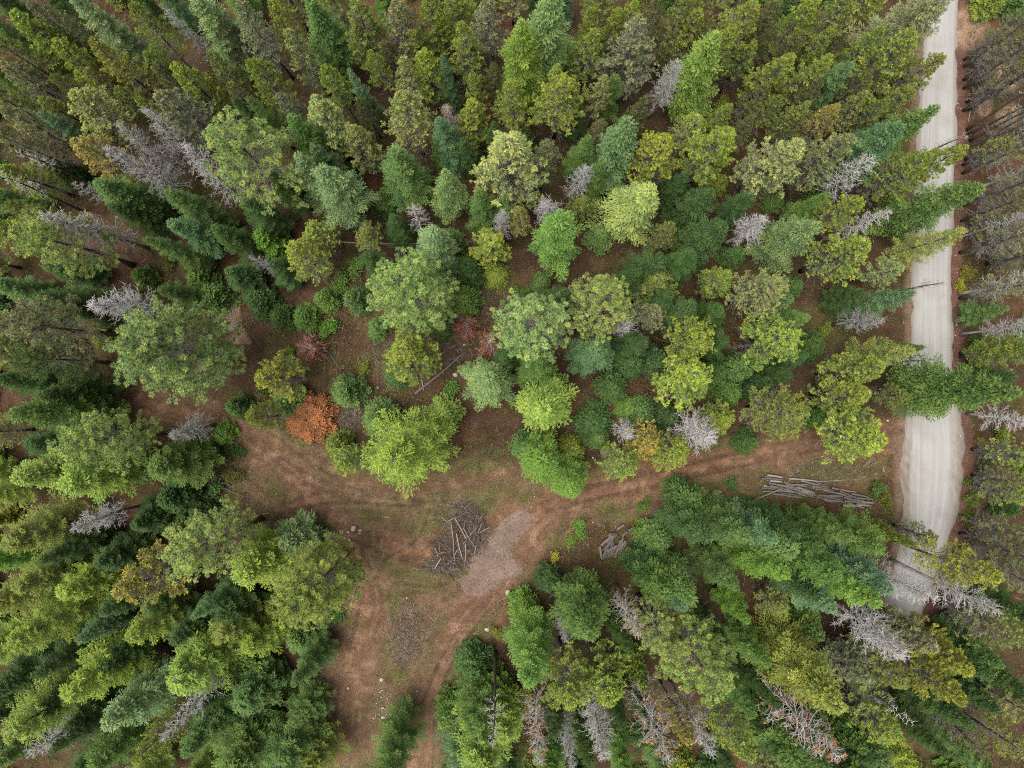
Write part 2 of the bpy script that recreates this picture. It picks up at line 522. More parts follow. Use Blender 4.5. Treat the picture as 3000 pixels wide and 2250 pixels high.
c = mixc(n, l, 'MULTIPLY', 1.0, ac.outputs['Color'], mapr(st.outputs['Fac'], .3, .7, .83, 1.1))
c = mixc(n, l, 'MULTIPLY', 1.0, c, mapr(fn.outputs['Fac'], .3, .7, .85, 1.15))
c = mixc(n, l, 'MIX', mapr(pt.outputs['Fac'], .5, .75, 0, .45), c, (.22, .18, .145))
p = n.new('ShaderNodeBsdfPrincipled'); p.inputs['Roughness'].default_value = .9; p.inputs['Specular IOR Level'].default_value = .15
b = n.new('ShaderNodeBump'); b.inputs['Strength'].default_value = .35; b.inputs['Distance'].default_value = .03
l.new(fn.outputs['Fac'], b.inputs['Height']); l.new(b.outputs[0], p.inputs['Normal'])
l.new(c, p.inputs['Base Color']); l.new(p.outputs[0], out.inputs['Surface'])
tag(new_obj('gravel_road', r.mesh('gravel_road', m, True)), 'pale grey gravel road along the east side of the forest', kind='structure')


# ------------------------------------------------------------------ tree shapes
def trunk_mb(rg, H, r0, wob=.18, top=.98):
    t = np.linspace(0, top, 9)
    ph = rg.random(2) * 6.28
    pts = np.stack([np.sin(t * 4 + ph[0]) * wob * t, np.cos(t * 3.3 + ph[1]) * wob * t, t * H], 1)
    pts[:, :2] -= pts[:1, :2]
    pts[0, 2] = -.35
    rad = r0 * (1 - t * .93) + .012; rad[0] *= 1.3
    mb = MB(); mb.tube(pts, rad, 7)
    def at(z):
        k = np.interp(z / H, t, np.arange(9)); i = int(min(k, 7)); f = k - i
        return pts[i] * (1 - f) + pts[i + 1] * f
    return mb, at


def jit(rg, n, s):
    return rg.normal(0, s, (n, 3))


def fir(seed, H=18., R=3., base=.12, nb=145, power=.74, leaf=.23, wid=.088, up0=-.12, up1=.7, fan=.4, rag=.38, tone=.3):
    rg = np.random.default_rng(seed)
    tk, at = trunk_mb(rg, H, .012 * H + .04)
    cr, br = MB(), MB()
    az0, lop = rg.random() * 6.283, rg.uniform(.05, .28)
    for i in range(nb):
        t = (i + rg.random()) / nb
        z = H * (base + (1 - base) * t * .99)
        az = i * 2.39996 + rg.normal(0, .3)
        L = R * min(1, (t + .14) / .24) * (1 - t) ** power * rg.uniform(1 - rag, 1 + rag * .6) * (1 + lop * math.cos(az - az0)) + .22
        el = up0 + (up1 - up0) * t ** 1.4 + rg.normal(0, .1)
        f = np.array([math.cos(az), math.sin(az), 0]); sd_ = np.array([-math.sin(az), math.cos(az), 0])
        n_ = int(L / .17) + 3
        s = np.linspace(.16, 1, n_)
        root = at(z)
        sag = .16 * L * (1 - t)
        pts = root + f * (L * s * math.cos(el))[:, None] + UP * (L * s * math.sin(el) - sag * s ** 2 + sag * .9 * s ** 4)[:, None]
        br.prisms(np.vstack([root[None], pts[:-1]])[::2], np.vstack([pts[1:], pts[-1:]])[::2] if n_ % 2 else pts[::2], .028 * (1 - .6 * t), .012)
        bt = np.clip(.5 + rg.normal(0, tone), 0, 1)
        for sg in (-1, 1):
            tl = (fan * L * (1 - s) ** .75 + .17) * rg.uniform(.65, 1.25, n_)
            td = unit(f * .66 + sg * sd_ * .75 + UP * rg.uniform(-.16, .2, n_)[:, None] + jit(rg, n_, .12))
            for fr in (.1, .27, .45, .64, .82, 1.0):
                keep = (fr > .9) | (tl > .36) | ((fr > .6) & (tl > .2))
                k = int(keep.sum())
                if not k: continue
                pp = pts[keep] + td[keep] * (tl[keep] * fr - .08)[:, None] + jit(rg, k, .03)
                dd = unit(td[keep] + f * .25 + jit(rg, k, .33))
                ss = unit(np.cross(dd, UP + jit(rg, k, .45)))
                cr.kites(pp, dd, ss, leaf * rg.uniform(.7, 1.25, k), wid * rg.uniform(.8, 1.2, k), np.clip(bt * .65 + rg.random(k) * .4, 0, 1))
    # leader
    p = np.repeat(at(H * .97)[None], 10, 0) + UP * np.linspace(0, .5, 10)[:, None]
    d = unit(jit(rg, 10, .6) + UP)
    cr.kites(p, d, unit(np.cross(d, jit(rg, 10, 1))), leaf, wid, .7)
    return (('trunk', tk, M_BARK), ('branches', br, M_BARK), ('crown', cr, M_NEEDLE)), H, R


def tufts(cr, rg, P, D, k, ln, wd, spread, tone, ob=None):
    n_ = len(P)
    if n_ == 0: return
    Pk = np.repeat(P, k, 0); Dk = unit(np.repeat(D, k, 0) + jit(rg, n_ * k, spread))
    S = unit(np.cross(Dk, jit(rg, n_ * k, 1)))
    a = np.clip(np.repeat(tone, k) + rg.normal(0, .1, n_ * k), 0, 1)
    cr.kites(Pk, Dk, S, ln * rg.uniform(.75, 1.2, n_ * k), wd, a, None if ob is None else np.repeat(ob, k))


def lodgepole(seed, H=18., R=2.2, base=.3, nb=112, ntw=13, dead=30, dens=1.0, rust=.04):
    rg = np.random.default_rng(seed)
    tk, at = trunk_mb(rg, H, .009 * H + .03, .3)
    cr, br = MB(), MB()
    for i in range(nb + dead):
        isdead = i < dead
        if isdead:
            t = 0; z = H * rg.uniform(base * .45, base + .12); L = R * rg.uniform(.45, .95); el = rg.uniform(-.25, .25)
        else:
            t = (i - dead + rg.random()) / nb
            z = H * (base + (1 - base) * t * .985)
            L = R * min(1, (t + .3) / .45) * (1 - t) ** .78 * rg.uniform(.7, 1.25) + .22; el = rg.uniform(.02, .4) + .5 * t
        az = i * 2.39996 + rg.normal(0, .4)
        f = np.array([math.cos(az), math.sin(az), 0]); sd_ = np.array([-math.sin(az), math.cos(az), 0])
        s = np.linspace(0, 1, 6)
        bend = rg.normal(0, .12) * L
        cup = .22 * L * (0.2 if isdead else 1)
        pts = at(z) + f * (L * s * math.cos(el))[:, None] + UP * (L * s * math.sin(el) + cup * s ** 2.2 - .08 * L * s)[:, None] + sd_ * (bend * s ** 2)[:, None]
        br.prisms(pts[:-1], pts[1:], .034 * (1 - s[:-1] * .6) * (1 - .4 * t), .034 * (1 - s[1:] * .6) * (1 - .4 * t))
        n_ = max(4, int(ntw * (.5 + L / R * .6) * (.7 if isdead else 1)))
        sp = rg.uniform(.32 if not isdead else .2, 1, n_)
        bp = np.stack([np.interp(sp, s, pts[:, k]) for k in range(3)], 1)
        tl = rg.uniform(.25, .62, n_) * (1.1 - .5 * sp) * (L / R * .6 + .5)
        sg = rg.choice([-1, 1], n_)[:, None]
        td = unit(f * .7 + sg * sd_ * rg.uniform(.3, .95, n_)[:, None] + UP * rg.uniform(.05, .55, n_)[:, None])
        tip = bp + td * tl[:, None]
        br.prisms(bp, tip, .016, .009)
        if isdead:
            t2 = unit(td + jit(rg, n_, .5)); m2 = bp + td * (tl * .5)[:, None]
            br.prisms(m2, m2 + t2 * (tl * .6)[:, None], .011, .006)
            continue
        bt = np.clip(.45 + rg.normal(0, .18), 0, 1)
        keep = rg.random(n_) < dens * (.45 + .65 * sp)
        ob = (rg.random(int(keep.sum())) < rust) * 1.0
        tn = np.clip(bt + rg.normal(0, .16, n_), 0, 1)
        tufts(cr, rg, tip[keep] - td[keep] * .07, td[keep], 9, .23, .068, .62, tn[keep], ob)
        k2 = keep & (tl > .32)
        tufts(cr, rg, (bp + td * (tl * .55)[:, None])[k2], td[k2], 6, .21, .066, .65, tn[k2])
        tufts(cr, rg, pts[-1:], unit(pts[-1:] - pts[-2:-1]), 8, .27, .085, .55, np.array([bt + .1]))
    tufts(cr, rg, at(H * .97)[None] + UP * np.linspace(0, .4, 4)[:, None], np.repeat(UP[None], 4, 0), 8, .28, .09, .6, np.full(4, .65))
    return (('trunk', tk, M_BARKD), ('branches', br, M_TWIG), ('crown', cr, M_NEEDLE)), H, R


def ponderosa(seed, H=25., R=4.6, base=.33, nb=108, nsub=13, gap=.31):
    rg = np.random.default_rng(seed)
    tk, at = trunk_mb(rg, H, .38, .4, .95)
    cr, br = MB(), MB()
    placed = []
    for i in range(nb):
        t = (i + rg.random()) / nb
        z = H * (base + (.95 - base) * t)
        prof = math.sqrt(max(0, 1 - max(0, (t - .25) / .8) ** 2)) * min(1, (t + .35) / .5)
        L = R * prof * rg.uniform(.6, 1.06) + .35
        el = -.15 + 1.25 * t ** 1.6 + rg.normal(0, .14)
        az = i * 2.39996 + rg.normal(0, .35)
        f = np.array([math.cos(az), math.sin(az), 0]); sd_ = np.array([-math.sin(az), math.cos(az), 0])
        s = np.linspace(0, 1, 6)
        pts = at(z) + f * (L * s * math.cos(el))[:, None] + UP * (L * s * math.sin(el) - .12 * L * s + .26 * L * s ** 2)[:, None] + sd_ * (rg.normal(0, .1) * L * s ** 2)[:, None]
        br.prisms(pts[:-1], pts[1:], .06 * (1 - s[:-1] * .7) * (1.1 - .6 * t), .06 * (1 - s[1:] * .7) * (1.1 - .6 * t))
        n_ = max(3, int(nsub * (.35 + .85 * L / R)))
        sp = rg.uniform(.5 if t < .7 else .12, 1, n_)
        bp = np.stack([np.interp(sp, s, pts[:, k]) for k in range(3)], 1)
        tl = rg.uniform(.35, .95, n_) * (1.15 - .45 * sp)
        td = unit(f * .55 + rg.choice([-1, 1], n_)[:, None] * sd_ * rg.uniform(.3, 1, n_)[:, None] + UP * rg.uniform(.1, .7, n_)[:, None])
        tip = bp + td * tl[:, None]
        keep = [q for q in range(n_) if all(((tip[q] - o_) ** 2).sum() > gap for o_ in placed[-260:])]
        kept = []
        for q in keep:
            if all(((tip[q] - o_) ** 2).sum() > gap for o_ in kept): kept.append(tip[q])
        placed += kept
        if not kept: continue
        P_ = np.array(kept); D_ = unit(P_ - at(z) + UP * .6)
        br.prisms(P_ - D_ * .7, P_, .024, .014)
        tone = np.clip(.5 + rg.normal(0, .27, len(P_)), 0, 1)
        ob = (rg.random(len(P_)) < .3) * rg.uniform(.2, .65, len(P_))
        tufts(cr, rg, P_, unit(D_ * .5 + UP * .3) * .5, 70, .4, .05, .85, tone, ob)
    return (('trunk', tk, M_BARKP), ('branches', br, M_TWIG), ('crown', cr, M_NEEDLE)), H, R


def larch(seed, H=20., R=3.6, base=.16, nb=130, power=.7, up0=-.05, up1=.8, dens=1.0):
    rg = np.random.default_rng(seed)
    tk, at = trunk_mb(rg, H, .011 * H + .03, .25)
    cr, br = MB(), MB()
    for i in range(nb):
        t = (i + rg.random()) / nb
        z = H * (base + (1 - base) * t * .985)
        L = R * min(1, (t + .2) / .32) * (1 - t) ** power * rg.uniform(.55, 1.2) + .25
        el = up0 + (up1 - up0) * t ** 1.2 + rg.normal(0, .16)
        az = i * 2.39996 + rg.normal(0, .45)
        f = np.array([math.cos(az), math.sin(az), 0]); sd_ = np.array([-math.sin(az), math.cos(az), 0])
        n_ = int(L / .2) + 4
        s = np.linspace(.12, 1, n_)
        curve = rg.normal(0, .1) * L
        pts = at(z) + f * (L * s * math.cos(el))[:, None] + UP * (L * s * math.sin(el) + .2 * L * s ** 2.4 - .13 * L * s)[:, None] + sd_ * (curve * s ** 2)[:, None]
        br.prisms(pts[:-1], pts[1:], .026 * (1.1 - s[:-1] * .75), .026 * (1.1 - s[1:] * .75))
        bt = np.clip(.5 + rg.normal(0, .2), 0, 1)
        for sg in (-1, 1):
            tl = (.3 * L * (1 - s) ** .6 + .22) * rg.uniform(.5, 1.35, n_)
            td = unit(f * .85 + sg * sd_ * rg.uniform(.35, .8, n_)[:, None] + UP * rg.uniform(-.4, .25, n_)[:, None])
            for fr in (.15, .32, .5, .68, .85, 1.0):
                keep = rg.random(n_) < dens * (.8 if fr < .9 else 1.0)
                k = int(keep.sum())
                if not k: continue
                pp = pts[keep] + td[keep] * (tl[keep] * fr)[:, None] + jit(rg, k, .03)
                dd = unit(td[keep] + jit(rg, k, .5)); ss = unit(np.cross(dd, UP + jit(rg, k, .6)))
                cr.kites(pp, dd, ss, rg.uniform(.17, .3, k), .075, np.clip(bt * .6 + rg.random(k) * .45, 0, 1))
    return (('trunk', tk, M_BARKD), ('branches', br, M_TWIG), ('crown', cr, M_NEEDLE)), H, R


def snag(seed, H=17., R=1.9, base=.3, nb=90, ntw=8, power=.55, rust=0., el0=-.15, el1=.6, thick=1.0, tm=None):
    rg = np.random.default_rng(seed)
    tk, at = trunk_mb(rg, H, .009 * H + .04, .3)
    br, cr = MB(), MB()
    for i in range(nb):
        t = (i + rg.random()) / nb
        z = H * (base + (1 - base) * t * .98)
        L = R * min(1, (t + .35) / .5) * (1 - t) ** power * rg.uniform(.45, 1.15) + .15
        el = el0 + (el1 - el0) * t + rg.normal(0, .18)
        az = i * 2.39996 + rg.normal(0, .5)
        f = np.array([math.cos(az), math.sin(az), 0]); sd_ = np.array([-math.sin(az), math.cos(az), 0])
        s = np.linspace(0, 1, 7)
        b1, b2 = rg.normal(0, .22) * L, rg.normal(.12, .16) * L
        pts = at(z) + f * (L * s * math.cos(el))[:, None] + UP * (L * s * math.sin(el) + b2 * s ** 2)[:, None] + sd_ * (b1 * s ** 2)[:, None]
        br.prisms(pts[:-1], pts[1:], .036 * thick * (1.1 - s[:-1] * .75), .036 * thick * (1.1 - s[1:] * .75))
        n_ = max(3, int(ntw * (.4 + .7 * L / R)))
        sp = rg.uniform(.25, .98, n_)
        bp = np.stack([np.interp(sp, s, pts[:, k]) for k in range(3)], 1)
        tl = rg.uniform(.2, .7, n_) * (.35 + .5 * L / R)
        td = unit(f * .7 + rg.choice([-1, 1], n_)[:, None] * sd_ * rg.uniform(.3, 1, n_)[:, None] + UP * rg.uniform(-.3, .6, n_)[:, None])
        mid = bp + td * (tl * .55)[:, None]
        td2 = unit(td + jit(rg, n_, .35) + UP * .2); tip = mid + td2 * (tl * .5)[:, None]
        br.prisms(bp, mid, .018 * thick, .014 * thick); br.prisms(mid, tip, .014 * thick, .007)
        td3 = unit(td + jit(rg, n_, .6)); br.prisms(mid, mid + td3 * (tl * .45)[:, None], .012 * thick, .006)
        if rust:
            k = rg.random(n_) < rust
            tufts(cr, rg, tip[k], td2[k], 6, .22, .07, .6, rg.random(int(k.sum())))
    parts = [('trunk', tk, tm or M_SNAG), ('branches', br, M_SNAG)]
    if rust: parts.append(('crown', cr, M_NEEDLE))
    return tuple(parts), H, R


def shrub(seed, H=1.8, R=1.5, nb=60, nl=26, ln=.2, wd=.12):
    rg = np.random.default_rng(seed)
    br, cr = MB(), MB()
    ncl = 7
    ca = rg.random(ncl) * 6.283; crd = R * rg.uniform(.15, .85, ncl); ch = H * rg.uniform(.45, 1.05, ncl); cs = R * rg.uniform(.22, .5, ncl)
    for i in range(nb):
        q = i % ncl
        c0 = np.array([math.cos(ca[q]) * crd[q], math.sin(ca[q]) * crd[q], 0])
        off = rg.normal(0, .55, 3) * cs[q]
        tip = c0 + off; tip[2] = max(.15, ch[q] * rg.uniform(.5, 1.0) - .5 * abs(off[0]))
        root_ = c0 * .3; root_[2] = -.1
        s_ = np.linspace(0, 1, 5)
        pts = root_[None] * (1 - s_[:, None]) + tip[None] * s_[:, None]; pts[:, 2] = -.1 + (tip[2] + .1) * s_ ** .7
        br.prisms(pts[:-1], pts[1:], .016, .01)
        k_ = nl
        sp = rg.uniform(.45, 1, k_)
        pp = np.stack([np.interp(sp, s_, pts[:, j]) for j in range(3)], 1) + jit(rg, k_, .17) * np.array([1, 1, .6])
        dd = unit(jit(rg, k_, .9) + np.array([0, 0, .25])); ss = unit(np.cross(dd, UP + jit(rg, k_, .4)))
        cr.kites(pp, dd, ss, ln * rg.uniform(.6, 1.3, k_), wd * rg.uniform(.6, 1.2, k_), np.clip(.5 + rg.normal(0, .28, k_), 0, 1))
    return (('stems', br, M_BARK), ('foliage', cr, M_BROAD)), H, R


SHAPES = {
    'D': [fir(1), fir(2, R=3.2, power=.62, nb=145), fir(3, R=2.7, base=.2, power=.85), fir(4, H=20, R=3.3, up0=-.25, rag=.45), fir(5, R=2.6, base=.08, nb=130, power=.66), fir(6, R=3.1, rag=.5, fan=.48, nb=115), fir(7, H=19, R=2.9, power=.85, nb=135, rag=.45), fir(8, R=3.0, base=.25, power=.58, nb=105, rag=.55)],
    'F': [fir(11, H=6, R=2.1, base=.04, nb=110, power=.75, leaf=.24, wid=.12), fir(12, H=7, R=2.0, base=.04, nb=120, power=.9, leaf=.24, wid=.12), fir(13, H=5, R=2.2, base=.04, nb=100, power=.6, leaf=.24, wid=.12)],
    'O': [fir(15, H=2.6, R=3.3, base=.1, nb=120, power=.35, leaf=.26, wid=.1, up0=.0, up1=.25, rag=.35, fan=.5)],
    'L': [lodgepole(21), lodgepole(22, R=2.5, base=.4, nb=100), lodgepole(23, R=1.9, base=.28, nb=100), lodgepole(24, R=2.4, dens=.8, dead=50), lodgepole(25, R=2.8, base=.45, nb=105, ntw=14), lodgepole(26, base=.38, dens=.7, rust=.12, dead=44), lodgepole(27, R=2.0, base=.3, nb=95, dens=1.1), lodgepole(28, R=2.0, base=.42, nb=70, dens=.38, dead=64), lodgepole(29, R=2.1, base=.35, nb=60, dens=.5, dead=56)],
    'P': [ponderosa(31), ponderosa(32, R=4.2, base=.4), ponderosa(33, H=27, R=4.9, base=.27, nb=175, nsub=15, gap=.24), ponderosa(34, R=3.8, base=.36, nb=88)],
    'A': [larch(41), larch(42, R=3.2, base=.2), larch(43, R=4.0, power=.55, nb=140), larch(44, R=5.0, power=.6, nb=170, up0=.12, up1=.9)],
    'S': [snag(51, ntw=11, thick=1.15), snag(52, R=1.6, nb=90, el0=.0, ntw=10), snag(53, R=2.2, nb=130, ntw=12, thick=1.15), snag(54, R=1.8, nb=55, ntw=8, thick=1.45, power=.4), snag(55, R=2.0, nb=150, ntw=11, el0=.1, el1=.8), snag(56, R=1.9, nb=70, ntw=13, thick=1.2, power=.35, el0=-.3), snag(57, R=1.7, nb=110, ntw=9, el0=.2, el1=.9, base=.4)],
    'N': [snag(61, H=18, R=.8, nb=40, ntw=5, base=.5, tm=M_BARKD), snag(62, H=18, R=.8, nb=30, ntw=5, base=.6, tm=M_BARK)],
    'R': [snag(65, R=2.3, nb=110, rust=.4), snag(66, R=2.0, nb=100, rust=.25)],
    'Q': [snag(68, H=4, R=1.8, base=.1, nb=60, ntw=12, rust=1.0, power=.3)],
    'B': [shrub(71), shrub(72, H=1.4, R=1.7, nb=70), shrub(73, H=2.2, R=1.3, nb=50), shrub(74, H=1.5, R=1.6, nb=56), shrub(75, H=1.7, R=1.4, nb=64)],
}
NAMES = {'D': 'fir_tree', 'F': 'young_fir', 'O': 'fallen_dead_pine', 'L': 'lodgepole_pine', 'P': 'ponderosa_pine', 'A': 'larch_tree', 'S': 'dead_tree', 'N': 'dead_tree', 'R': 'dying_pine', 'Q': 'dead_sapling', 'B': 'shrub'}
WORD = {'D': 'fir', 'F': 'young fir', 'O': 'fallen pine', 'L': 'pine', 'P': 'ponderosa pine', 'A': 'larch', 'S': 'dead tree', 'N': 'bare pole tree', 'R': 'dying pine', 'Q': 'dead sapling', 'B': 'shrub'}
CATS = {'F': 'sapling', 'Q': 'sapling', 'B': 'shrub'}
GROUPS = {'D': 'firs of the forest', 'F': 'young firs of the understorey', 'L': 'slender pines of the forest', 'P': 'ponderosa pines', 'A': 'larches', 'S': 'grey dead trees', 'N': 'bare dead poles', 'R': 'dying pines', 'Q': 'red dead saplings', 'B': 'shrubs of the understorey'}
MESH = {}
for k, lst in SHAPES.items():
    MESH[k] = []
    for parts, H, R in lst:
        MESH[k].append(([(nm, mb.mesh(NAMES[k] + '_' + nm, mt)) for nm, mb, mt in parts], H, R))

TINT = {'yg': (.222, .29, .045), 'ol': (.185, .225, .045), 'pa': (.26, .31, .095), 'gy': (.21, .235, .1), 'ye': (.275, .3, .042), 'or': (.28, .25, .055),
        'gr': (.098, .17, .044), 'dk': (.055, .104, .029), 'te': (.1, .178, .078), 'lm': (.2, .285, .055), 'po': (.28, .385, .125), 'py': (.3, .385, .105),
        'pg': (.25, .345, .13), 'si': (.175, .25, .095), 'bg': (.13, .235, .045), 'rd': (.28, .088, .05), 'og': (.31, .138, .06), 'gs': (1, 1, 1), 'rs': (.32, .17, .085), 'du': (.13, .145, .045)}
TWORD = {'yg': 'yellow-green', 'ol': 'olive', 'pa': 'pale green', 'gy': 'grey-green', 'ye': 'yellow', 'or': 'orange-tinged', 'gr': 'mid-green', 'dk': 'dark green', 'te': 'blue-green', 'lm': 'lime green',
         'po': 'light green', 'pg': 'cool green', 'py': 'yellowish', 'si': 'silvery green', 'bg': 'bright green', 'rd': 'red-brown', 'og': 'orange', 'gs': 'grey', 'rs': 'rust-tipped', 'du': 'dull olive'}

TREES = []      # x, y in the photograph of the tip, kind, height, radius, tint, label, short reference


def T(ox, oy, rows):
    for row in rows:
        x, y, k, h, rad, tint = row[:6]
        TREES.append([ox + x / 2.212, oy + y / 2.212, k, h, rad, tint, row[6] if len(row) > 6 else None, row[7] if len(row) > 7 else None])


T(0, 0, [
    (50, 90, 'L', 19, 2.2, 'yg'), (-20, 240, 'L', 18, 2.1, 'ol'), (360, 290, 'L', 17, 1.9, 'yg'), (600, 280, 'L', 18, 2.0, 'ye'),
    (470, -60, 'D', 18, 2.3, 'si', 'silvery green fir cut by the top edge near the upper-left corner', 'the silvery fir at the top-left edge'),
    (820, 30, 'L', 20, 2.2, 'yg'), (1240, -10, 'D', 18, 2.8, 'si'), (1540, 10, 'L', 19, 2.0, 'gy'), (1730, 20, 'L', 16, 1.5, 'ye'), (1960, -10, 'D', 19, 2.6, 'gr'),
    (1870, 200, 'L', 17, 1.7, 'pa'), (1630, 380, 'L', 18, 2.0, 'yg'), (1160, 420, 'L', 17, 1.9, 'yg'), (930, 310, 'L', 16, 1.7, 'ol'), (2110, 450, 'L', 16, 1.7, 'yg'),
    (440, 620, 'L', 19, 2.9, 'pa'), (1040, 590, 'L', 18, 2.5, 'gy'), (890, 640, 'L', 16, 1.5, 'yg'), (740, 560, 'L', 15, 1.6, 'ol'), (240, 620, 'L', 14, 1.5, 'ol'),
    (240, 730, 'D', 15, 1.7, 'te', 'small blue-green fir among olive pines near the upper-left corner', 'the small blue-green fir'),
    (470, 890, 'L', 18, 2.3, 'or', 'orange-yellow pine with rusty tips beside the cluster of grey dead trees', 'the orange-yellow pine'),
    (0, 720, 'L', 17, 2.1, 'gy'), (0, 420, 'L', 17, 1.9, 'gy'), (150, 20, 'L', 17, 1.9, 'gy'), (1090, 20, 'S', 15, 1.3, 'gs'), (-150, 560, 'L', 18, 2.0, 'ol'),
    (830, 720, 'S', 17, 1.7, 'gs', 'topmost of three grey dead trees beside the orange-yellow pine', 'the grey dead trio'),
    (740, 800, 'S', 17, 1.7, 'gs', 'middle of three grey dead trees beside the orange-yellow pine'),
    (710, 970, 'S', 18, 2.1, 'gs', 'lowest and whitest of three dead trees beside the orange-yellow pine'),
    (1210, 1030, 'S', 17, 2.1, 'gs', 'grey dead tree with brushy top below the upper-left ponderosa pine'),
    (470, 1190, 'S', 13, 1.1, 'gs', 'short spiky dead tree above the dark layered fir'),
    (290, 1360, 'S', 18, 2.1, 'gs', 'tall feathery grey dead tree by the left edge', 'the left-edge feathery dead tree'),
    (-40, 1140, 'N', 17, .9, 'gs'), (80, 960, 'N', 16, .9, 'gs'), (-10, 850, 'L', 16, 1.6, 'gy'),
    (1470, 870, 'P', 25, 4.7, 'po', 'broad light green ponderosa pine with tufted crown in the upper-left forest', 'the upper-left ponderosa'),
    (1900, 760, 'D', 18, 2.3, 'gr'), (1990, 660, 'L', 19, 2.5, 'pa'), (2010, 930, 'D', 16, 1.9, 'te'), (1890, 1010, 'D', 19, 2.5, 'si'), (2070, 1110, 'D', 20, 3.1, 'si'),
    (610, 1180, 'D', 17, 2.7, 'gr', 'dark layered fir below the cluster of grey dead trees', 'the layered fir'),
    (1110, 1260, 'D', 17, 2.1, 'gr'), (1090, 1430, 'D', 16, 2.4, 'te'), (940, 1550, 'D', 14, 2.1, 'gr'), (1380, 1480, 'D', 12, 2.2, 'dk'), (1560, 1300, 'D', 13, 2.2, 'dk'),
    (160, 1500, 'P', 22, 3.5, 'py', 'yellowish ponderosa pine at the left edge under the feathery dead tree', 'the left-edge ponderosa'),
    (1660, 1520, 'F', 9, 2.0, 'bg'), (1880, 1620, 'L', 16, 2.3, 'ye', 'yellow-topped pine beside a white leaning dead tree in the left forest', 'the yellow-topped pine'),
    (1500, 620, 'D', 12, 1.8, 'dk'), (1600, 640, 'D', 14, 1.6, 'gr'), (700, 1320, 'D', 12, 2.0, 'dk'), (300, 1060, 'F', 7, 1.8, 'gr'), (60, 1330, 'L', 14, 1.6, 'ol'),
    (550, 460, 'L', 14, 1.5, 'ol'), (1350, 360, 'L', 14, 1.5, 'ol'), (1780, 590, 'L', 15, 1.5, 'gy'), (330, 480, 'L', 14, 1.5, 'ol'), (2040, 260, 'D', 14, 1.8, 'gr'),
    (1750, 1120, 'D', 14, 2.0, 'dk'), (1500, 560, 'L', 15, 1.5, 'du'), (1000, 430, 'L', 15, 1.5, 'du'), (1420, 130, 'L', 15, 1.6, 'du'), (200, 180, 'L', 16, 1.6, 'ol'),
])
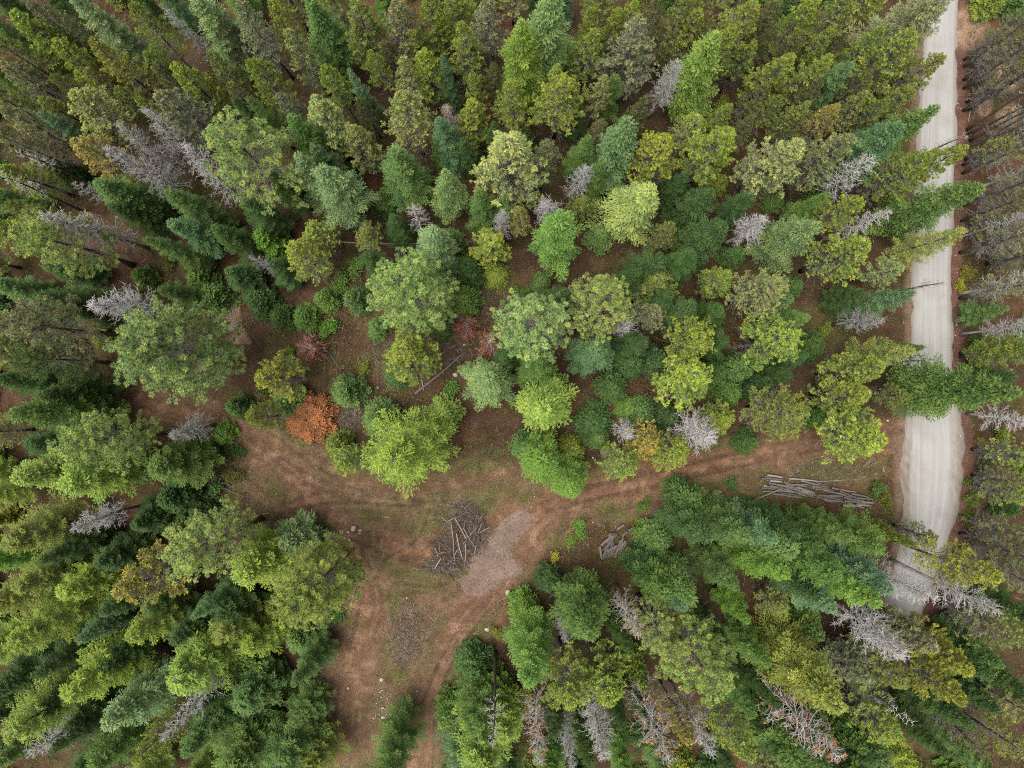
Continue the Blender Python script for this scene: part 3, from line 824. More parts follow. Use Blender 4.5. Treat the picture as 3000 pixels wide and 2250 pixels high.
T(1000, 0, [
    (90, -10, 'L', 19, 2.4, 'ol'), (340, -10, 'L', 19, 2.2, 'gy'), (560, -30, 'L', 18, 2.3, 'ol'), (660, 100, 'L', 16, 1.5, 'yg'), (790, 150, 'L', 19, 2.1, 'yg'), (960, -10, 'L', 17, 1.9, 'gy'),
    (1180, 110, 'D', 22, 3.1, 'lm', 'tall lime green fir with curling branch tips near the top edge', 'the lime fir near the top edge'),
    (1370, -20, 'D', 22, 3.3, 'si', 'large pale green fir touching the top edge beside the lime green one', 'the pale fir at the top edge'),
    (1640, 180, 'L', 17, 1.8, 'yg'), (1640, 40, 'L', 16, 1.3, 'yg'), (1800, 70, 'L', 15, 1.4, 'yg'), (1900, 10, 'L', 16, 1.6, 'yg'),
    (1960, 130, 'L', 20, 2.9, 'gy', 'broad grey-twigged pine with thin foliage below the top edge', 'the grey-twigged pine'),
    (2070, -10, 'L', 17, 1.9, 'du'), (190, 330, 'L', 16, 1.4, 'yg'), (400, 370, 'L', 16, 1.7, 'pa'), (530, 320, 'L', 17, 1.8, 'yg'), (670, 360, 'D', 14, 1.5, 'te'), (60, 440, 'D', 14, 1.6, 'te'),
    (870, 460, 'L', 15, 1.2, 'yg', 'very slim spire-topped yellow-green pine in the upper forest', 'the slim spire pine'),
    (1110, 560, 'L', 17, 2.1, 'yg'), (1390, 420, 'L', 15, 1.4, 'yg'), (1440, 490, 'L', 19, 2.9, 'yg'), (1700, 500, 'L', 16, 1.5, 'pa'), (1780, 490, 'D', 15, 1.6, 'gr'),
    (390, 630, 'L', 19, 2.7, 'pa', 'round-topped pale yellow pine in the upper middle forest', 'the pale yellow round pine'),
    (640, 750, 'D', 17, 2.1, 'te'), (680, 670, 'R', 13, 1.4, 'rs'), (620, 890, 'F', 10, 1.5, 'bg'), (350, 970, 'D', 18, 2.8, 'gr'), (670, 1100, 'D', 17, 2.3, 'si'),
    (1070, 960, 'L', 21, 3.7, 'pa', 'broad pale pine with a mesh of grey twigs above the clearing', 'the broad pale pine'),
    (1330, 940, 'L', 17, 1.9, 'gy'), (1590, 870, 'D', 16, 2.0, 'gr'), (1860, 810, 'D', 20, 2.9, 'te', 'pale blue-green fir behind the white forked dead tree', 'the pale blue-green fir'),
    (1580, 1030, 'S', 15, 1.7, 'gs', 'white dead tree with curving forked limbs beside the broad pale pine', 'the white forked dead tree'),
    (1360, 1280, 'S', 12, 1.8, 'gs', 'bushy grey dead tree just below the white forked one'),
    (2110, 880, 'L', 18, 2.8, 'ye'), (1990, 1220, 'D', 19, 3.4, 'pa', 'large pale green fir on the slope above the bright green fir', 'the large pale fir'),
    (900, 1230, 'D', 16, 2.3, 'gr'), (1150, 1360, 'L', 14, 1.3, 'or'), (1030, 1400, 'S', 12, 1.4, 'gs', 'small white dead tree with curling limbs beside an orange-tinged pine'),
    (1410, 1450, 'D', 20, 3.3, 'bg', 'bright green rounded fir at the upper edge of the clearing', 'the bright green rounded fir'),
    (560, 1500, 'D', 19, 2.8, 'si', 'pale frosted fir standing behind the central left ponderosa', 'the pale frosted fir'),
    (460, 1390, 'S', 8, 1.4, 'gs', 'small starburst-shaped dead tree above the pale frosted fir'),
    (2160, 1450, 'L', 15, 1.6, 'ol'), (2190, 370, 'S', 15, 1.6, 'gs'), (90, 170, 'L', 15, 1.6, 'ol'), (260, 260, 'L', 14, 1.4, 'du'), (480, 180, 'L', 15, 1.5, 'ol'),
    (850, 300, 'L', 14, 1.3, 'du'), (1000, 420, 'L', 13, 1.3, 'du'), (1480, 260, 'D', 13, 1.7, 'gr'), (1750, 250, 'L', 14, 1.4, 'du'), (1900, 350, 'L', 13, 1.4, 'du'), (120, 640, 'L', 13, 1.4, 'du'),
    (780, 900, 'D', 11, 1.7, 'dk'), (1000, 800, 'D', 10, 1.6, 'dk'), (1180, 820, 'F', 8, 1.6, 'gr'), (1700, 780, 'L', 13, 1.3, 'du'), (1960, 640, 'L', 13, 1.4, 'du'), (60, 830, 'L', 16, 1.9, 'pa'),
    (1540, 640, 'D', 11, 1.5, 'dk'), (330, 1420, 'D', 9, 2.0, 'dk'), (700, 1520, 'F', 7, 1.7, 'gr'), (1700, 1050, 'D', 13, 1.9, 'gr'), (1050, 1250, 'D', 12, 1.8, 'gr'),
])
T(2000, 0, [
    (230, 230, 'D', 21, 3.2, 'lm', 'tall lime-topped fir in the upper right forest', 'the lime-topped fir'), (340, 160, 'L', 19, 2.0, 'yg'), (100, 100, 'L', 16, 1.9, 'ol'), (30, -10, 'L', 17, 1.9, 'ol'), (170, -30, 'L', 17, 1.9, 'ol'),
    (460, 10, 'L', 19, 2.4, 'yg'), (640, -10, 'L', 17, 1.8, 'du'), (830, 10, 'L', 17, 2.0, 'yg'), (1070, 0, 'L', 18, 2.5, 'ol'), (980, 150, 'L', 16, 1.4, 'yg'),
    (1660, -40, 'A', 22, 4.2, 'gy', 'grey-green larch overhanging the gravel road at the top edge', 'the larch over the road'),
    (1290, 190, 'L', 17, 1.9, 'yg'), (1480, 235, 'L', 20, 2.7, 'yg', 'big yellow-green pine beside the upper gravel road', 'the big yellow-green pine'), (1670, 350, 'L', 17, 2.1, 'ol'), (690, 360, 'L', 17, 1.9, 'yg'), (940, 330, 'L', 17, 1.8, 'yg'),
    (1090, 410, 'D', 16, 2.1, 'te', 'dark blue-green fir among yellow pines in the upper right forest', 'the dark blue-green fir'), (480, 270, 'L', 14, 1.3, 'yg'), (300, 670, 'L', 14, 1.4, 'yg'), (810, 650, 'L', 15, 1.5, 'yg'), (640, 630, 'L', 14, 1.5, 'ol'),
    (1010, 690, 'L', 16, 1.6, 'or'), (1640, 720, 'D', 18, 2.5, 'gr'), (1420, 790, 'D', 19, 3.3, 'te', 'broad blue-green fir leaning toward the road', 'the broad blue-green fir'),
    (1840, 850, 'N', 18, .9, 'gs', 'thin bare dead pole reaching over the gravel road', 'the bare pole over the road'),
    (330, 850, 'L', 19, 2.6, 'yg'), (730, 900, 'L', 19, 2.7, 'pa'), (1080, 900, 'L', 19, 2.4, 'gy'), (1830, 930, 'L', 18, 1.8, 'yg'), (1610, 1010, 'L', 18, 2.4, 'yg'), (1250, 1040, 'S', 16, 1.9, 'gs'),
    (1930, 1205, 'D', 20, 2.8, 'gr', 'mid-green fir stretching across the gravel road above the bend', 'the fir across the road'), (1110, 1100, 'F', 11, 1.6, 'bg'), (1150, 1300, 'L', 17, 2.1, 'yg'),
    (550, 1390, 'S', 14, 1.7, 'gs', 'bright white twiggy dead tree beside a dark fir in the right forest', 'the white twiggy dead tree'),
    (870, 1440, 'D', 18, 2.8, 'si'), (1200, 1590, 'L', 18, 2.6, 'yg'), (1820, 1490, 'A', 17, 2.0, 'pa'), (1340, 1350, 'S', 15, 1.8, 'gs'),
    (560, 140, 'L', 15, 1.5, 'du'), (760, 200, 'L', 15, 1.5, 'du'), (900, 520, 'L', 14, 1.4, 'du'), (560, 520, 'L', 13, 1.4, 'du'), (450, 760, 'L', 13, 1.5, 'du'), (1240, 470, 'L', 15, 1.6, 'du'), (1180, 620, 'L', 14, 1.5, 'ol'),
    (760, 780, 'L', 12, 1.3, 'du'), (620, 1080, 'L', 13, 1.5, 'du'), (180, 1240, 'D', 15, 2.5, 'dk'), (430, 1280, 'D', 12, 2.0, 'dk'), (250, 1480, 'D', 17, 3.2, 'dk', 'large dark fir deep in shade left of the white twiggy dead tree', 'the large dark fir'),
    (60, 1640, 'D', 14, 2.6, 'dk'), (950, 1250, 'D', 12, 1.8, 'gr'), (1330, 640, 'L', 14, 1.5, 'ol'), (1500, 560, 'L', 15, 1.7, 'ol'), (1480, 430, 'F', 8, 1.5, 'dk'), (1060, 240, 'L', 13, 1.4, 'du'),
    # sparse stand east of the road: tips run out of the picture
    (2560, -90, 'L', 19, 1.6, 'gy'), (2440, 120, 'L', 18, 1.5, 'du'), (2480, 300, 'L', 18, 1.6, 'du'), (2560, 440, 'N', 19, .7, 'gs'), (2570, 480, 'N', 19, .7, 'gs'), (2600, 560, 'L', 19, 1.3, 'du'), (2580, 530, 'N', 19, .75, 'gs'), (2480, 800, 'L', 18, 1.6, 'gy'),
    (2480, 960, 'S', 16, 1.2, 'gs'), (2440, 1060, 'L', 18, 1.6, 'gy'), (2380, 1300, 'S', 16, 1.1, 'gs'), (2440, 1200, 'L', 17, 1.6, 'du'), (2380, 1450, 'L', 17, 1.7, 'gy'), (2250, 20, 'L', 14, 1.4, 'ol'), (2220, 230, 'L', 12, 1.5, 'gy'), (2230, 420, 'L', 11, 1.5, 'du'), (2090, 900, 'L', 10, 1.4, 'ol'), (2080, 1400, 'L', 10, 1.5, 'ol'),
    (2620, 250, 'N', 20, .75, 'gs'), (2430, 640, 'N', 17, .7, 'gs'), (2500, 700, 'N', 18, .7, 'gs'),
])
T(0, 750, [
    (220, 240, 'D', 14, 2.8, 'dk'), (420, 330, 'D', 11, 2.2, 'dk'),
    (570, 270, 'S', 15, 2.4, 'gs', 'dense grey dead tree above the great ponderosa pine', 'the dense grey dead tree'),
    (800, 615, 'P', 28, 5.0, 'pg', 'largest ponderosa pine, wide tufted crown over the start of the dirt track', 'the great ponderosa'),
    (90, 420, 'P', 23, 3.4, 'gy', 'grey-green ponderosa pine at the left edge beside the great ponderosa'), (90, 660, 'P', 19, 3.0, 'gr'),
    (60, 1010, 'D', 20, 3.3, 'gr'), (250, 900, 'D', 15, 2.8, 'dk'),
    (430, 1235, 'P', 24, 3.5, 'py', 'yellowish ponderosa pine below the great one, south of the dirt track', 'the southern yellowish ponderosa'),
    (420, 1460, 'D', 21, 3.1, 'lm', 'bright lime fir with a pointed tip near the left edge', 'the bright lime fir'), (60, 1450, 'D', 21, 2.9, 'lm', 'pale lime fir touching the left edge beside the bright lime one'), (980, 1360, 'D', 14, 3.0, 'gr'),
    (1130, 1130, 'S', 10, 1.8, 'gs', 'low brushy dead tree beside the dirt track below the great ponderosa'),
    (1690, 775, 'L', 15, 2.6, 'ye', 'spreading yellow pine with white bare limbs above the orange fallen pine', 'the spreading yellow pine'),
    (1830, 950, 'F', 5, 2.2, 'gr'), (1985, 1055, 'O', 2.6, 3.3, 'og', 'orange dead pine crown lying beside the dirt track', 'the orange fallen pine'),
    (1990, 590, 'Q', 4, 1.8, 'rd', 'small red-brown dead sapling above the spreading yellow pine', 'the red sapling'),
    (2100, 460, 'B', 2.4, 1.9, 'bg'), (1320, 250, 'F', 5, 2.3, 'gr'), (1640, 280, 'F', 6, 2.1, 'dk'), (1780, 380, 'F', 5, 1.8, 'dk'), (1480, 90, 'D', 8, 2.5, 'dk'), (1760, 60, 'D', 8, 2.3, 'dk'), (1240, 130, 'F', 5, 1.8, 'gr'),
    (1590, -5, 'S', 13, .9, 'gs', 'slim white leaning dead tree beside the yellow-topped pine', 'the slim white dead tree'),
    (2200, 880, 'F', 7, 2.1, 'gr'), (1860, 620, 'B', 2, 1.2, 'lm'), (1030, 1590, 'F', 9, 2.5, 'dk'), (1330, 1540, 'B', 2.2, 2.0, 'gr'), (1420, 1150, 'F', 3.5, 1.6, 'bg'),
    (300, 60, 'D', 9, 2.2, 'dk'), (1120, 30, 'B', 2, 1.8, 'gs' if False else 'du'), (620, 520, 'B', 2, 2.0, 'ol'), (520, 1330, 'D', 12, 2.3, 'dk'), (1500, 1440, 'B', 1.6, 1.6, 'du'), (900, 210, 'B', 1.6, 1.0, 'gr'),
    (-60, 800, 'D', 16, 2.6, 'dk'), (180, 1240, 'D', 13, 2.3, 'dk'),
])
T(1000, 750, [
    (375, 150, 'P', 24, 4.4, 'po', 'central left ponderosa pine with pompom tufts over the clearing', 'the central left ponderosa'),
    (1240, 420, 'P', 23, 4.3, 'po', 'ponderosa pine in the middle of the picture beside red dead branches', 'the middle ponderosa'),
    (1740, 270, 'P', 24, 3.5, 'py', 'yellow-tipped ponderosa pine with its dark trunk showing', 'the yellow-tipped ponderosa'),
    (395, 635, 'L', 16, 2.8, 'yg', 'round yellow-green pine standing alone beside the crossed fallen logs', 'the lone round pine'),
    (800, 450, 'Q', 4.5, 1.8, 'rd', 'red dead sapling leaning beside the middle ponderosa, upper of two'), (975, 565, 'Q', 5, 2.0, 'rd', 'red dead sapling beside the middle ponderosa, lower of two'),
    (950, 790, 'D', 16, 3.1, 'si', 'grey-green fir seen from straight above with ringed branches', 'the ringed grey-green fir'),
    (1280, 720, 'D', 13, 2.8, 'gr'), (1340, 1000, 'D', 17, 3.3, 'lm', 'light lime fir at the middle of the clearing edge', 'the light lime fir'),
    (1680, 620, 'D', 15, 2.8, 'te', 'blue-green fir below the yellow-tipped ponderosa', 'the blue-green fir'),
    (1310, 1350, 'D', 17, 3.0, 'bg', 'mid-sized green fir below the light lime fir', 'the green fir pair'), (1520, 1520, 'D', 15, 2.5, 'bg', 'lower of two touching green firs at the track fork'),
    (340, 1310, 'A', 22, 4.7, 'lm', 'wide feathery lime larch alone in the clearing', 'the lime larch in the clearing'),
    (220, 1070, 'F', 7, 2.6, 'gr'), (640, 1020, 'F', 7, 2.2, 'lm'), (350, 760, 'F', 4, 2.1, 'dk'), (820, 60, 'F', 7, 2.1, 'dk'), (790, 270, 'F', 8, 2.1, 'gr'), (620, 430, 'F', 5, 1.7, 'gr'),
    (2090, 140, 'L', 14, 2.3, 'ol'), (2050, 340, 'L', 12, 1.8, 'gy'), (1880, 440, 'S', 8, 1.7, 'gs'), (1920, 110, 'D', 12, 2.4, 'dk'), (2050, 40, 'D', 15, 2.6, 'dk'), (2150, 260, 'D', 13, 2.5, 'dk'),
    (1650, 1080, 'F', 5, 2.4, 'dk'), (1680, 1180, 'F', 4, 1.7, 'gr'), (1870, 980, 'F', 5, 1.4, 'bg'), (1970, 1010, 'F', 7, 2.1, 'gr'), (1780, 850, 'F', 7, 2.0, 'dk'), (1900, 700, 'F', 7, 2.0, 'dk'), (1960, 560, 'D', 11, 2.3, 'dk'), (2060, 660, 'F', 8, 2.1, 'dk'),
    (2020, 1230, 'L', 13, 2.0, 'or'), (2180, 1290, 'L', 14, 2.2, 'yg'), (1880, 1150, 'S', 9, 1.4, 'gs'), (2150, 1040, 'F', 7, 1.9, 'dk'),
    (220, 460, 'F', 4, 1.5, 'gr'), (60, 260, 'F', 6, 1.7, 'gr'), (130, 730, 'B', 1.8, 1.2, 'ol'), (1960, 1610, 'B', 1.4, 1.2, 'bg'),
    (1450, 240, 'D', 11, 2.2, 'dk'), (1060, 660, 'D', 9, 2.2, 'dk'), (1180, 1250, 'F', 6, 1.9, 'gr'),
])
T(2000, 750, [
    (620, 190, 'L', 17, 2.9, 'pa', 'pale pine with long white dead lower limbs in the right forest', 'the pale white-limbed pine'), (720, 530, 'L', 17, 3.2, 'yg', 'broad yellow-green pine beside the pale white-limbed pine', 'the broad yellow-green pine'),
    (140, 530, 'L', 17, 2.9, 'yg'), (110, 830, 'L', 16, 2.9, 'yg'), (700, 270, 'D', 11, 2.1, 'gr'), (810, 390, 'D', 12, 2.1, 'gr'), (800, 640, 'D', 10, 2.2, 'dk'), (430, 730, 'F', 9, 2.1, 'gr'), (270, 560, 'D', 10, 2.2, 'dk'), (560, 830, 'F', 8, 2.0, 'dk'),
    (1500, 240, 'D', 14, 2.2, 'te', 'blue-green fir reaching the left side of the gravel road', 'the blue-green fir at the road'), (1180, 240, 'D', 9, 2.0, 'dk'), (1680, 190, 'N', 16, .9, 'gs'), (1340, 380, 'S', 12, 1.4, 'gs'),
    (1500, 620, 'A', 18, 2.0, 'pa', 'wispy pale larch with a dark trunk at the edge of the road', 'the wispy larch'), (1550, 590, 'F', 11, 1.3, 'gr'), (1690, 678, 'N', 17, .7, 'gs'),
    (1270, 740, 'L', 16, 2.3, 'yg'), (1170, 900, 'L', 14, 2.4, 'yg'), (1450, 920, 'L', 10, 1.6, 'ol'),
    (2160, 915, 'D', 23, 3.5, 'gr', 'large green fir lying across the whole gravel road in view', 'the large fir over the road'),
    (1320, 1180, 'L', 17, 3.2, 'yg', 'broad yellow-green pine at the corner of track and gravel road', 'the corner pine'), (750, 1020, 'L', 17, 3.2, 'ol', 'olive pine with grey bare side above the dirt track', 'the olive pine above the track'), (900, 1050, 'F', 8, 1.8, 'dk'),
    (150, 1160, 'S', 14, 2.3, 'gs', 'round pale grey dead tree beside the dirt track', 'the round grey dead tree'), (1080, 440, 'B', 2, 1.4, 'gr'), (960, 470, 'B', 2, 1.4, 'ol'), (700, 760, 'D', 9, 2.1, 'dk'), (240, 760, 'F', 7, 2.0, 'dk'), (60, 330, 'D', 13, 2.6, 'dk'), (260, 330, 'D', 11, 2.3, 'dk'),
    # east of the road
    (2060, 340, 'D', 8, 1.9, 'gr', 'dark green fir east of the road opposite the blue-green one', 'the fir east of the road'), (2160, 600, 'D', 11, 2.5, 'ol'), (2110, 780, 'D', 9, 1.9, 'dk'), (1870, 90, 'B', 1.8, 1.3, 'or', 'orange-leaved shrub on the east verge of the road'), (1830, 190, 'B', 1.6, 1.2, 'ye'), (2200, 130, 'S', 13, 1.5, 'gs'), (2330, 160, 'L', 16, 1.8, 'gy'), (2330, 430, 'S', 15, 1.4, 'gs'),
    (2300, 620, 'L', 14, 1.6, 'ol'), (2200, 1050, 'S', 10, 1.5, 'gs'), (2200, 1320, 'L', 13, 1.9, 'yg'), (2050, 1480, 'L', 9, 1.6, 'du'), (1900, 1450, 'B', 2, 1.5, 'ol'), (2100, 1180, 'B', 2, 1.6, 'ol'), (1960, 1210, 'B', 1.4, 1.0, 'or'), (1880, 1600, 'B', 2, 1.4, 'ol'), (2180, 1560, 'L', 10, 1.7, 'ol'), (1960, 560, 'B', 2.2, 1.6, 'gr'), (2010, 1330, 'B', 1.8, 1.5, 'du'),
    (1300, 1520, 'B', 1.8, 1.3, 'gr'), (330, 1490, 'B', 1.6, 1.2, 'gr'), (1350, 1600, 'B', 1.6, 1.2, 'ol'), (1010, 350, 'B', 1.6, 1.2, 'du'),
])
T(0, 1500, [
    (60, 200, 'A', 18, 3.0, 'ol'), (430, 120, 'S', 14, 1.8, 'gs'), (1180, 320, 'P', 24, 3.7, 'py', 'orange-dotted yellow ponderosa pine in the lower left forest', 'the orange-dotted ponderosa'),
    (1570, 430, 'D', 19, 3.2, 'lm', 'lime fir pressed against the orange-dotted ponderosa', 'the lime fir beside it'), (1830, 210, 'D', 10, 2.9, 'si'), (800, 540, 'L', 18, 3.2, 'or', 'brown-yellow spreading pine beside the orange-dotted ponderosa', 'the brown-yellow pine'),
    (1250, 690, 'D', 14, 1.9, 'te'), (500, 830, 'D', 17, 1.9, 'te'), (1900, 620, 'P', 24, 4.3, 'py', 'pompom-tufted ponderosa pine at the lower dirt track', 'the ponderosa at the lower track'), (1890, 870, 'F', 5, 2.1, 'gr'),
    (80, 840, 'A', 20, 3.2, 'yg'), (410, 1210, 'A', 21, 3.3, 'yg', 'yellow-green larch with a drooping tip in the lower left forest', 'the drooping yellow-green larch'), (1130, 1130, 'A', 19, 3.6, 'lm', 'bushy lime larch in the lower left forest', 'the bushy lime larch'), (30, 1430, 'A', 21, 3.3, 'lm'), (830, 830, 'A', 17, 2.3, 'yg'),
    (680, 1400, 'D', 19, 3.0, 'si', 'silvery green fir between the larches at the lower left', 'the silvery fir between larches'), (980, 1150, 'D', 16, 1.6, 'te'), (1010, 1490, 'S', 19, 1.7, 'gs', 'grey dead tree curving through the lower left larches', 'the curving dead tree'), (860, 1630, 'L', 18, 2.1, 'yg'),
    (590, 1660, 'D', 17, 2.4, 'gr'), (1180, 1590, 'D', 14, 2.5, 'gr'), (1460, 1690, 'A', 15, 3.6, 'gr'), (1780, 1640, 'A', 13, 3.4, 'gr'), (1980, 1700, 'A', 12, 2.6, 'ol'), (1540, 1250, 'A', 12, 2.8, 'gr'), (1950, 1350, 'A', 8, 2.4, 'gr'),
    (200, 1650, 'S', 16, 1.8, 'gs'), (100, 490, 'A', 17, 2.7, 'ol'), (370, 530, 'A', 16, 2.5, 'yg'), (620, 330, 'D', 11, 2.3, 'dk'), (850, 100, 'D', 9, 2.2, 'dk'), (250, 330, 'D', 14, 2.3, 'dk'), (620, 1020, 'D', 14, 2.3, 'dk'), (200, 1080, 'D', 15, 2.5, 'dk'), (250, 1300, 'D', 14, 2.6, 'dk'),
    (1430, 700, 'D', 11, 2.4, 'dk'), (1100, 840, 'D', 12, 2.4, 'dk'), (1390, 820, 'A', 14, 2.4, 'ol'), (1600, 900, 'A', 12, 2.3, 'yg'), (640, 650, 'D', 13, 2.2, 'dk'), (1350, 1440, 'D', 11, 2.3, 'gr'), (1600, 1480, 'F', 8, 2.2, 'gr'), (330, 1560, 'D', 15, 2.5, 'dk'), (-60, 1180, 'D', 17, 2.6, 'dk'), (-80, 640, 'A', 18, 2.6, 'ol'), (-60, 1640, 'D', 17, 2.6, 'gr'), (420, 1420, 'D', 13, 2.2, 'dk'),
    (940, 650, 'D', 12, 2.1, 'gr'), (1700, 1180, 'F', 7, 2.0, 'gr'), (1250, 1290, 'D', 11, 2.1, 'dk'), (1100, 150, 'F', 6, 1.9, 'gr'), (1270, 30, 'F', 5, 1.8, 'dk'), (2030, 150, 'B', 2.4, 1.8, 'gr'),
])
T(1000, 1500, [
    (1220, 1120, 'D', 21, 2.9, 'bg', 'feathery bright green fir below the pale boulders', 'the feathery green fir'), (1660, 830, 'D', 22, 3.2, 'gr', 'tall green fir beside the small heap of logs', 'the log-heap fir'), 
    (860, 1400, 'A', 14, 3.2, 'gr'), (1040, 1480, 'A', 14, 3.2, 'lm'), (900, 1680, 'A', 17, 3.8, 'lm', 'feathery lime larch at the bottom edge beside the dirt track', 'the bottom larch'), (740, 1640, 'A', 12, 2.8, 'te'), (840, 1060, 'F', 7, 2.3, 'gr'), (700, 1380, 'F', 7, 2.2, 'gr'), (980, 1230, 'F', 8, 2.4, 'gr'),
    (965, 1475, 'N', 24, .95, 'gs', 'tall dark bare trunk rising through the bottom larches', 'the tall bare trunk'), (260, 1840, 'D', 20, 2.9, 'gr', 'fir at the bottom edge with its dark trunk on the dirt track', 'the fir on the lower track'),
    (1500, 1260, 'L', 20, 3.3, 'yg', 'broad yellow-green pine full of grey twigs near the bottom edge', 'the broad twiggy pine'), (1740, 1230, 'L', 19, 2.9, 'yg', 'yellow-green pine joined to the broad twiggy pine'), (1450, 830, 'S', 13, 1.2, 'gs'),
    (1950, 800, 'R', 18, 1.7, 'rs', 'grey curved dead tree with rusty needles below the log heap', 'the curved rusty dead tree'), (2000, 400, 'F', 8, 2.2, 'dk'), (2120, 560, 'D', 15, 2.6, 'gr'), (2230, 620, 'D', 16, 2.7, 'te'),
    (1280, 1600, 'R', 20, 2.1, 'rs', 'first dying pine along the bottom edge, beside the larches', 'the first bottom dying pine'), (1690, 1610, 'S', 20, 2.2, 'gs', 'pale grey dead tree at the bottom edge below the broad twiggy pine', 'the pale bottom dead tree'), (2120, 1600, 'R', 22, 2.7, 'rs', 'wide dying pine with orange tips at the bottom edge', 'the orange-tipped dying pine'), (1480, 1660, 'S', 18, 1.6, 'gs'),
    (1960, 1130, 'F', 11, 1.9, 'lm'), (1860, 900, 'D', 13, 2.2, 'dk'), (1350, 470, 'F', 5, 1.9, 'dk'), (1560, 100, 'B', 1.4, 1.4, 'bg'), (1500, 190, 'B', 1.2, 1.2, 'lm'), (1930, 120, 'B', 1.8, 1.6, 'bg'), (2080, 200, 'F', 6, 2.1, 'gr'), (1380, 300, 'B', 1.2, .9, 'ye'),
    (390, 1275, 'B', 1.4, .8, 'ye'), (1000, 800, 'B', 1.2, 1.0, 'ol'), (340, 1440, 'B', 1.3, 1.0, 'ye'),
    (1400, 1440, 'D', 13, 2.2, 'dk'), (1850, 1400, 'D', 14, 2.3, 'dk'), (1600, 1640, 'D', 13, 2.3, 'dk'), (2150, 1000, 'D', 14, 2.3, 'dk'), (1980, 1350, 'D', 12, 2.1, 'dk'),
    (2160, 920, 'P', 22, 2.6, 'py'), (1180, 640, 'F', 6, 1.8, 'bg'),
])
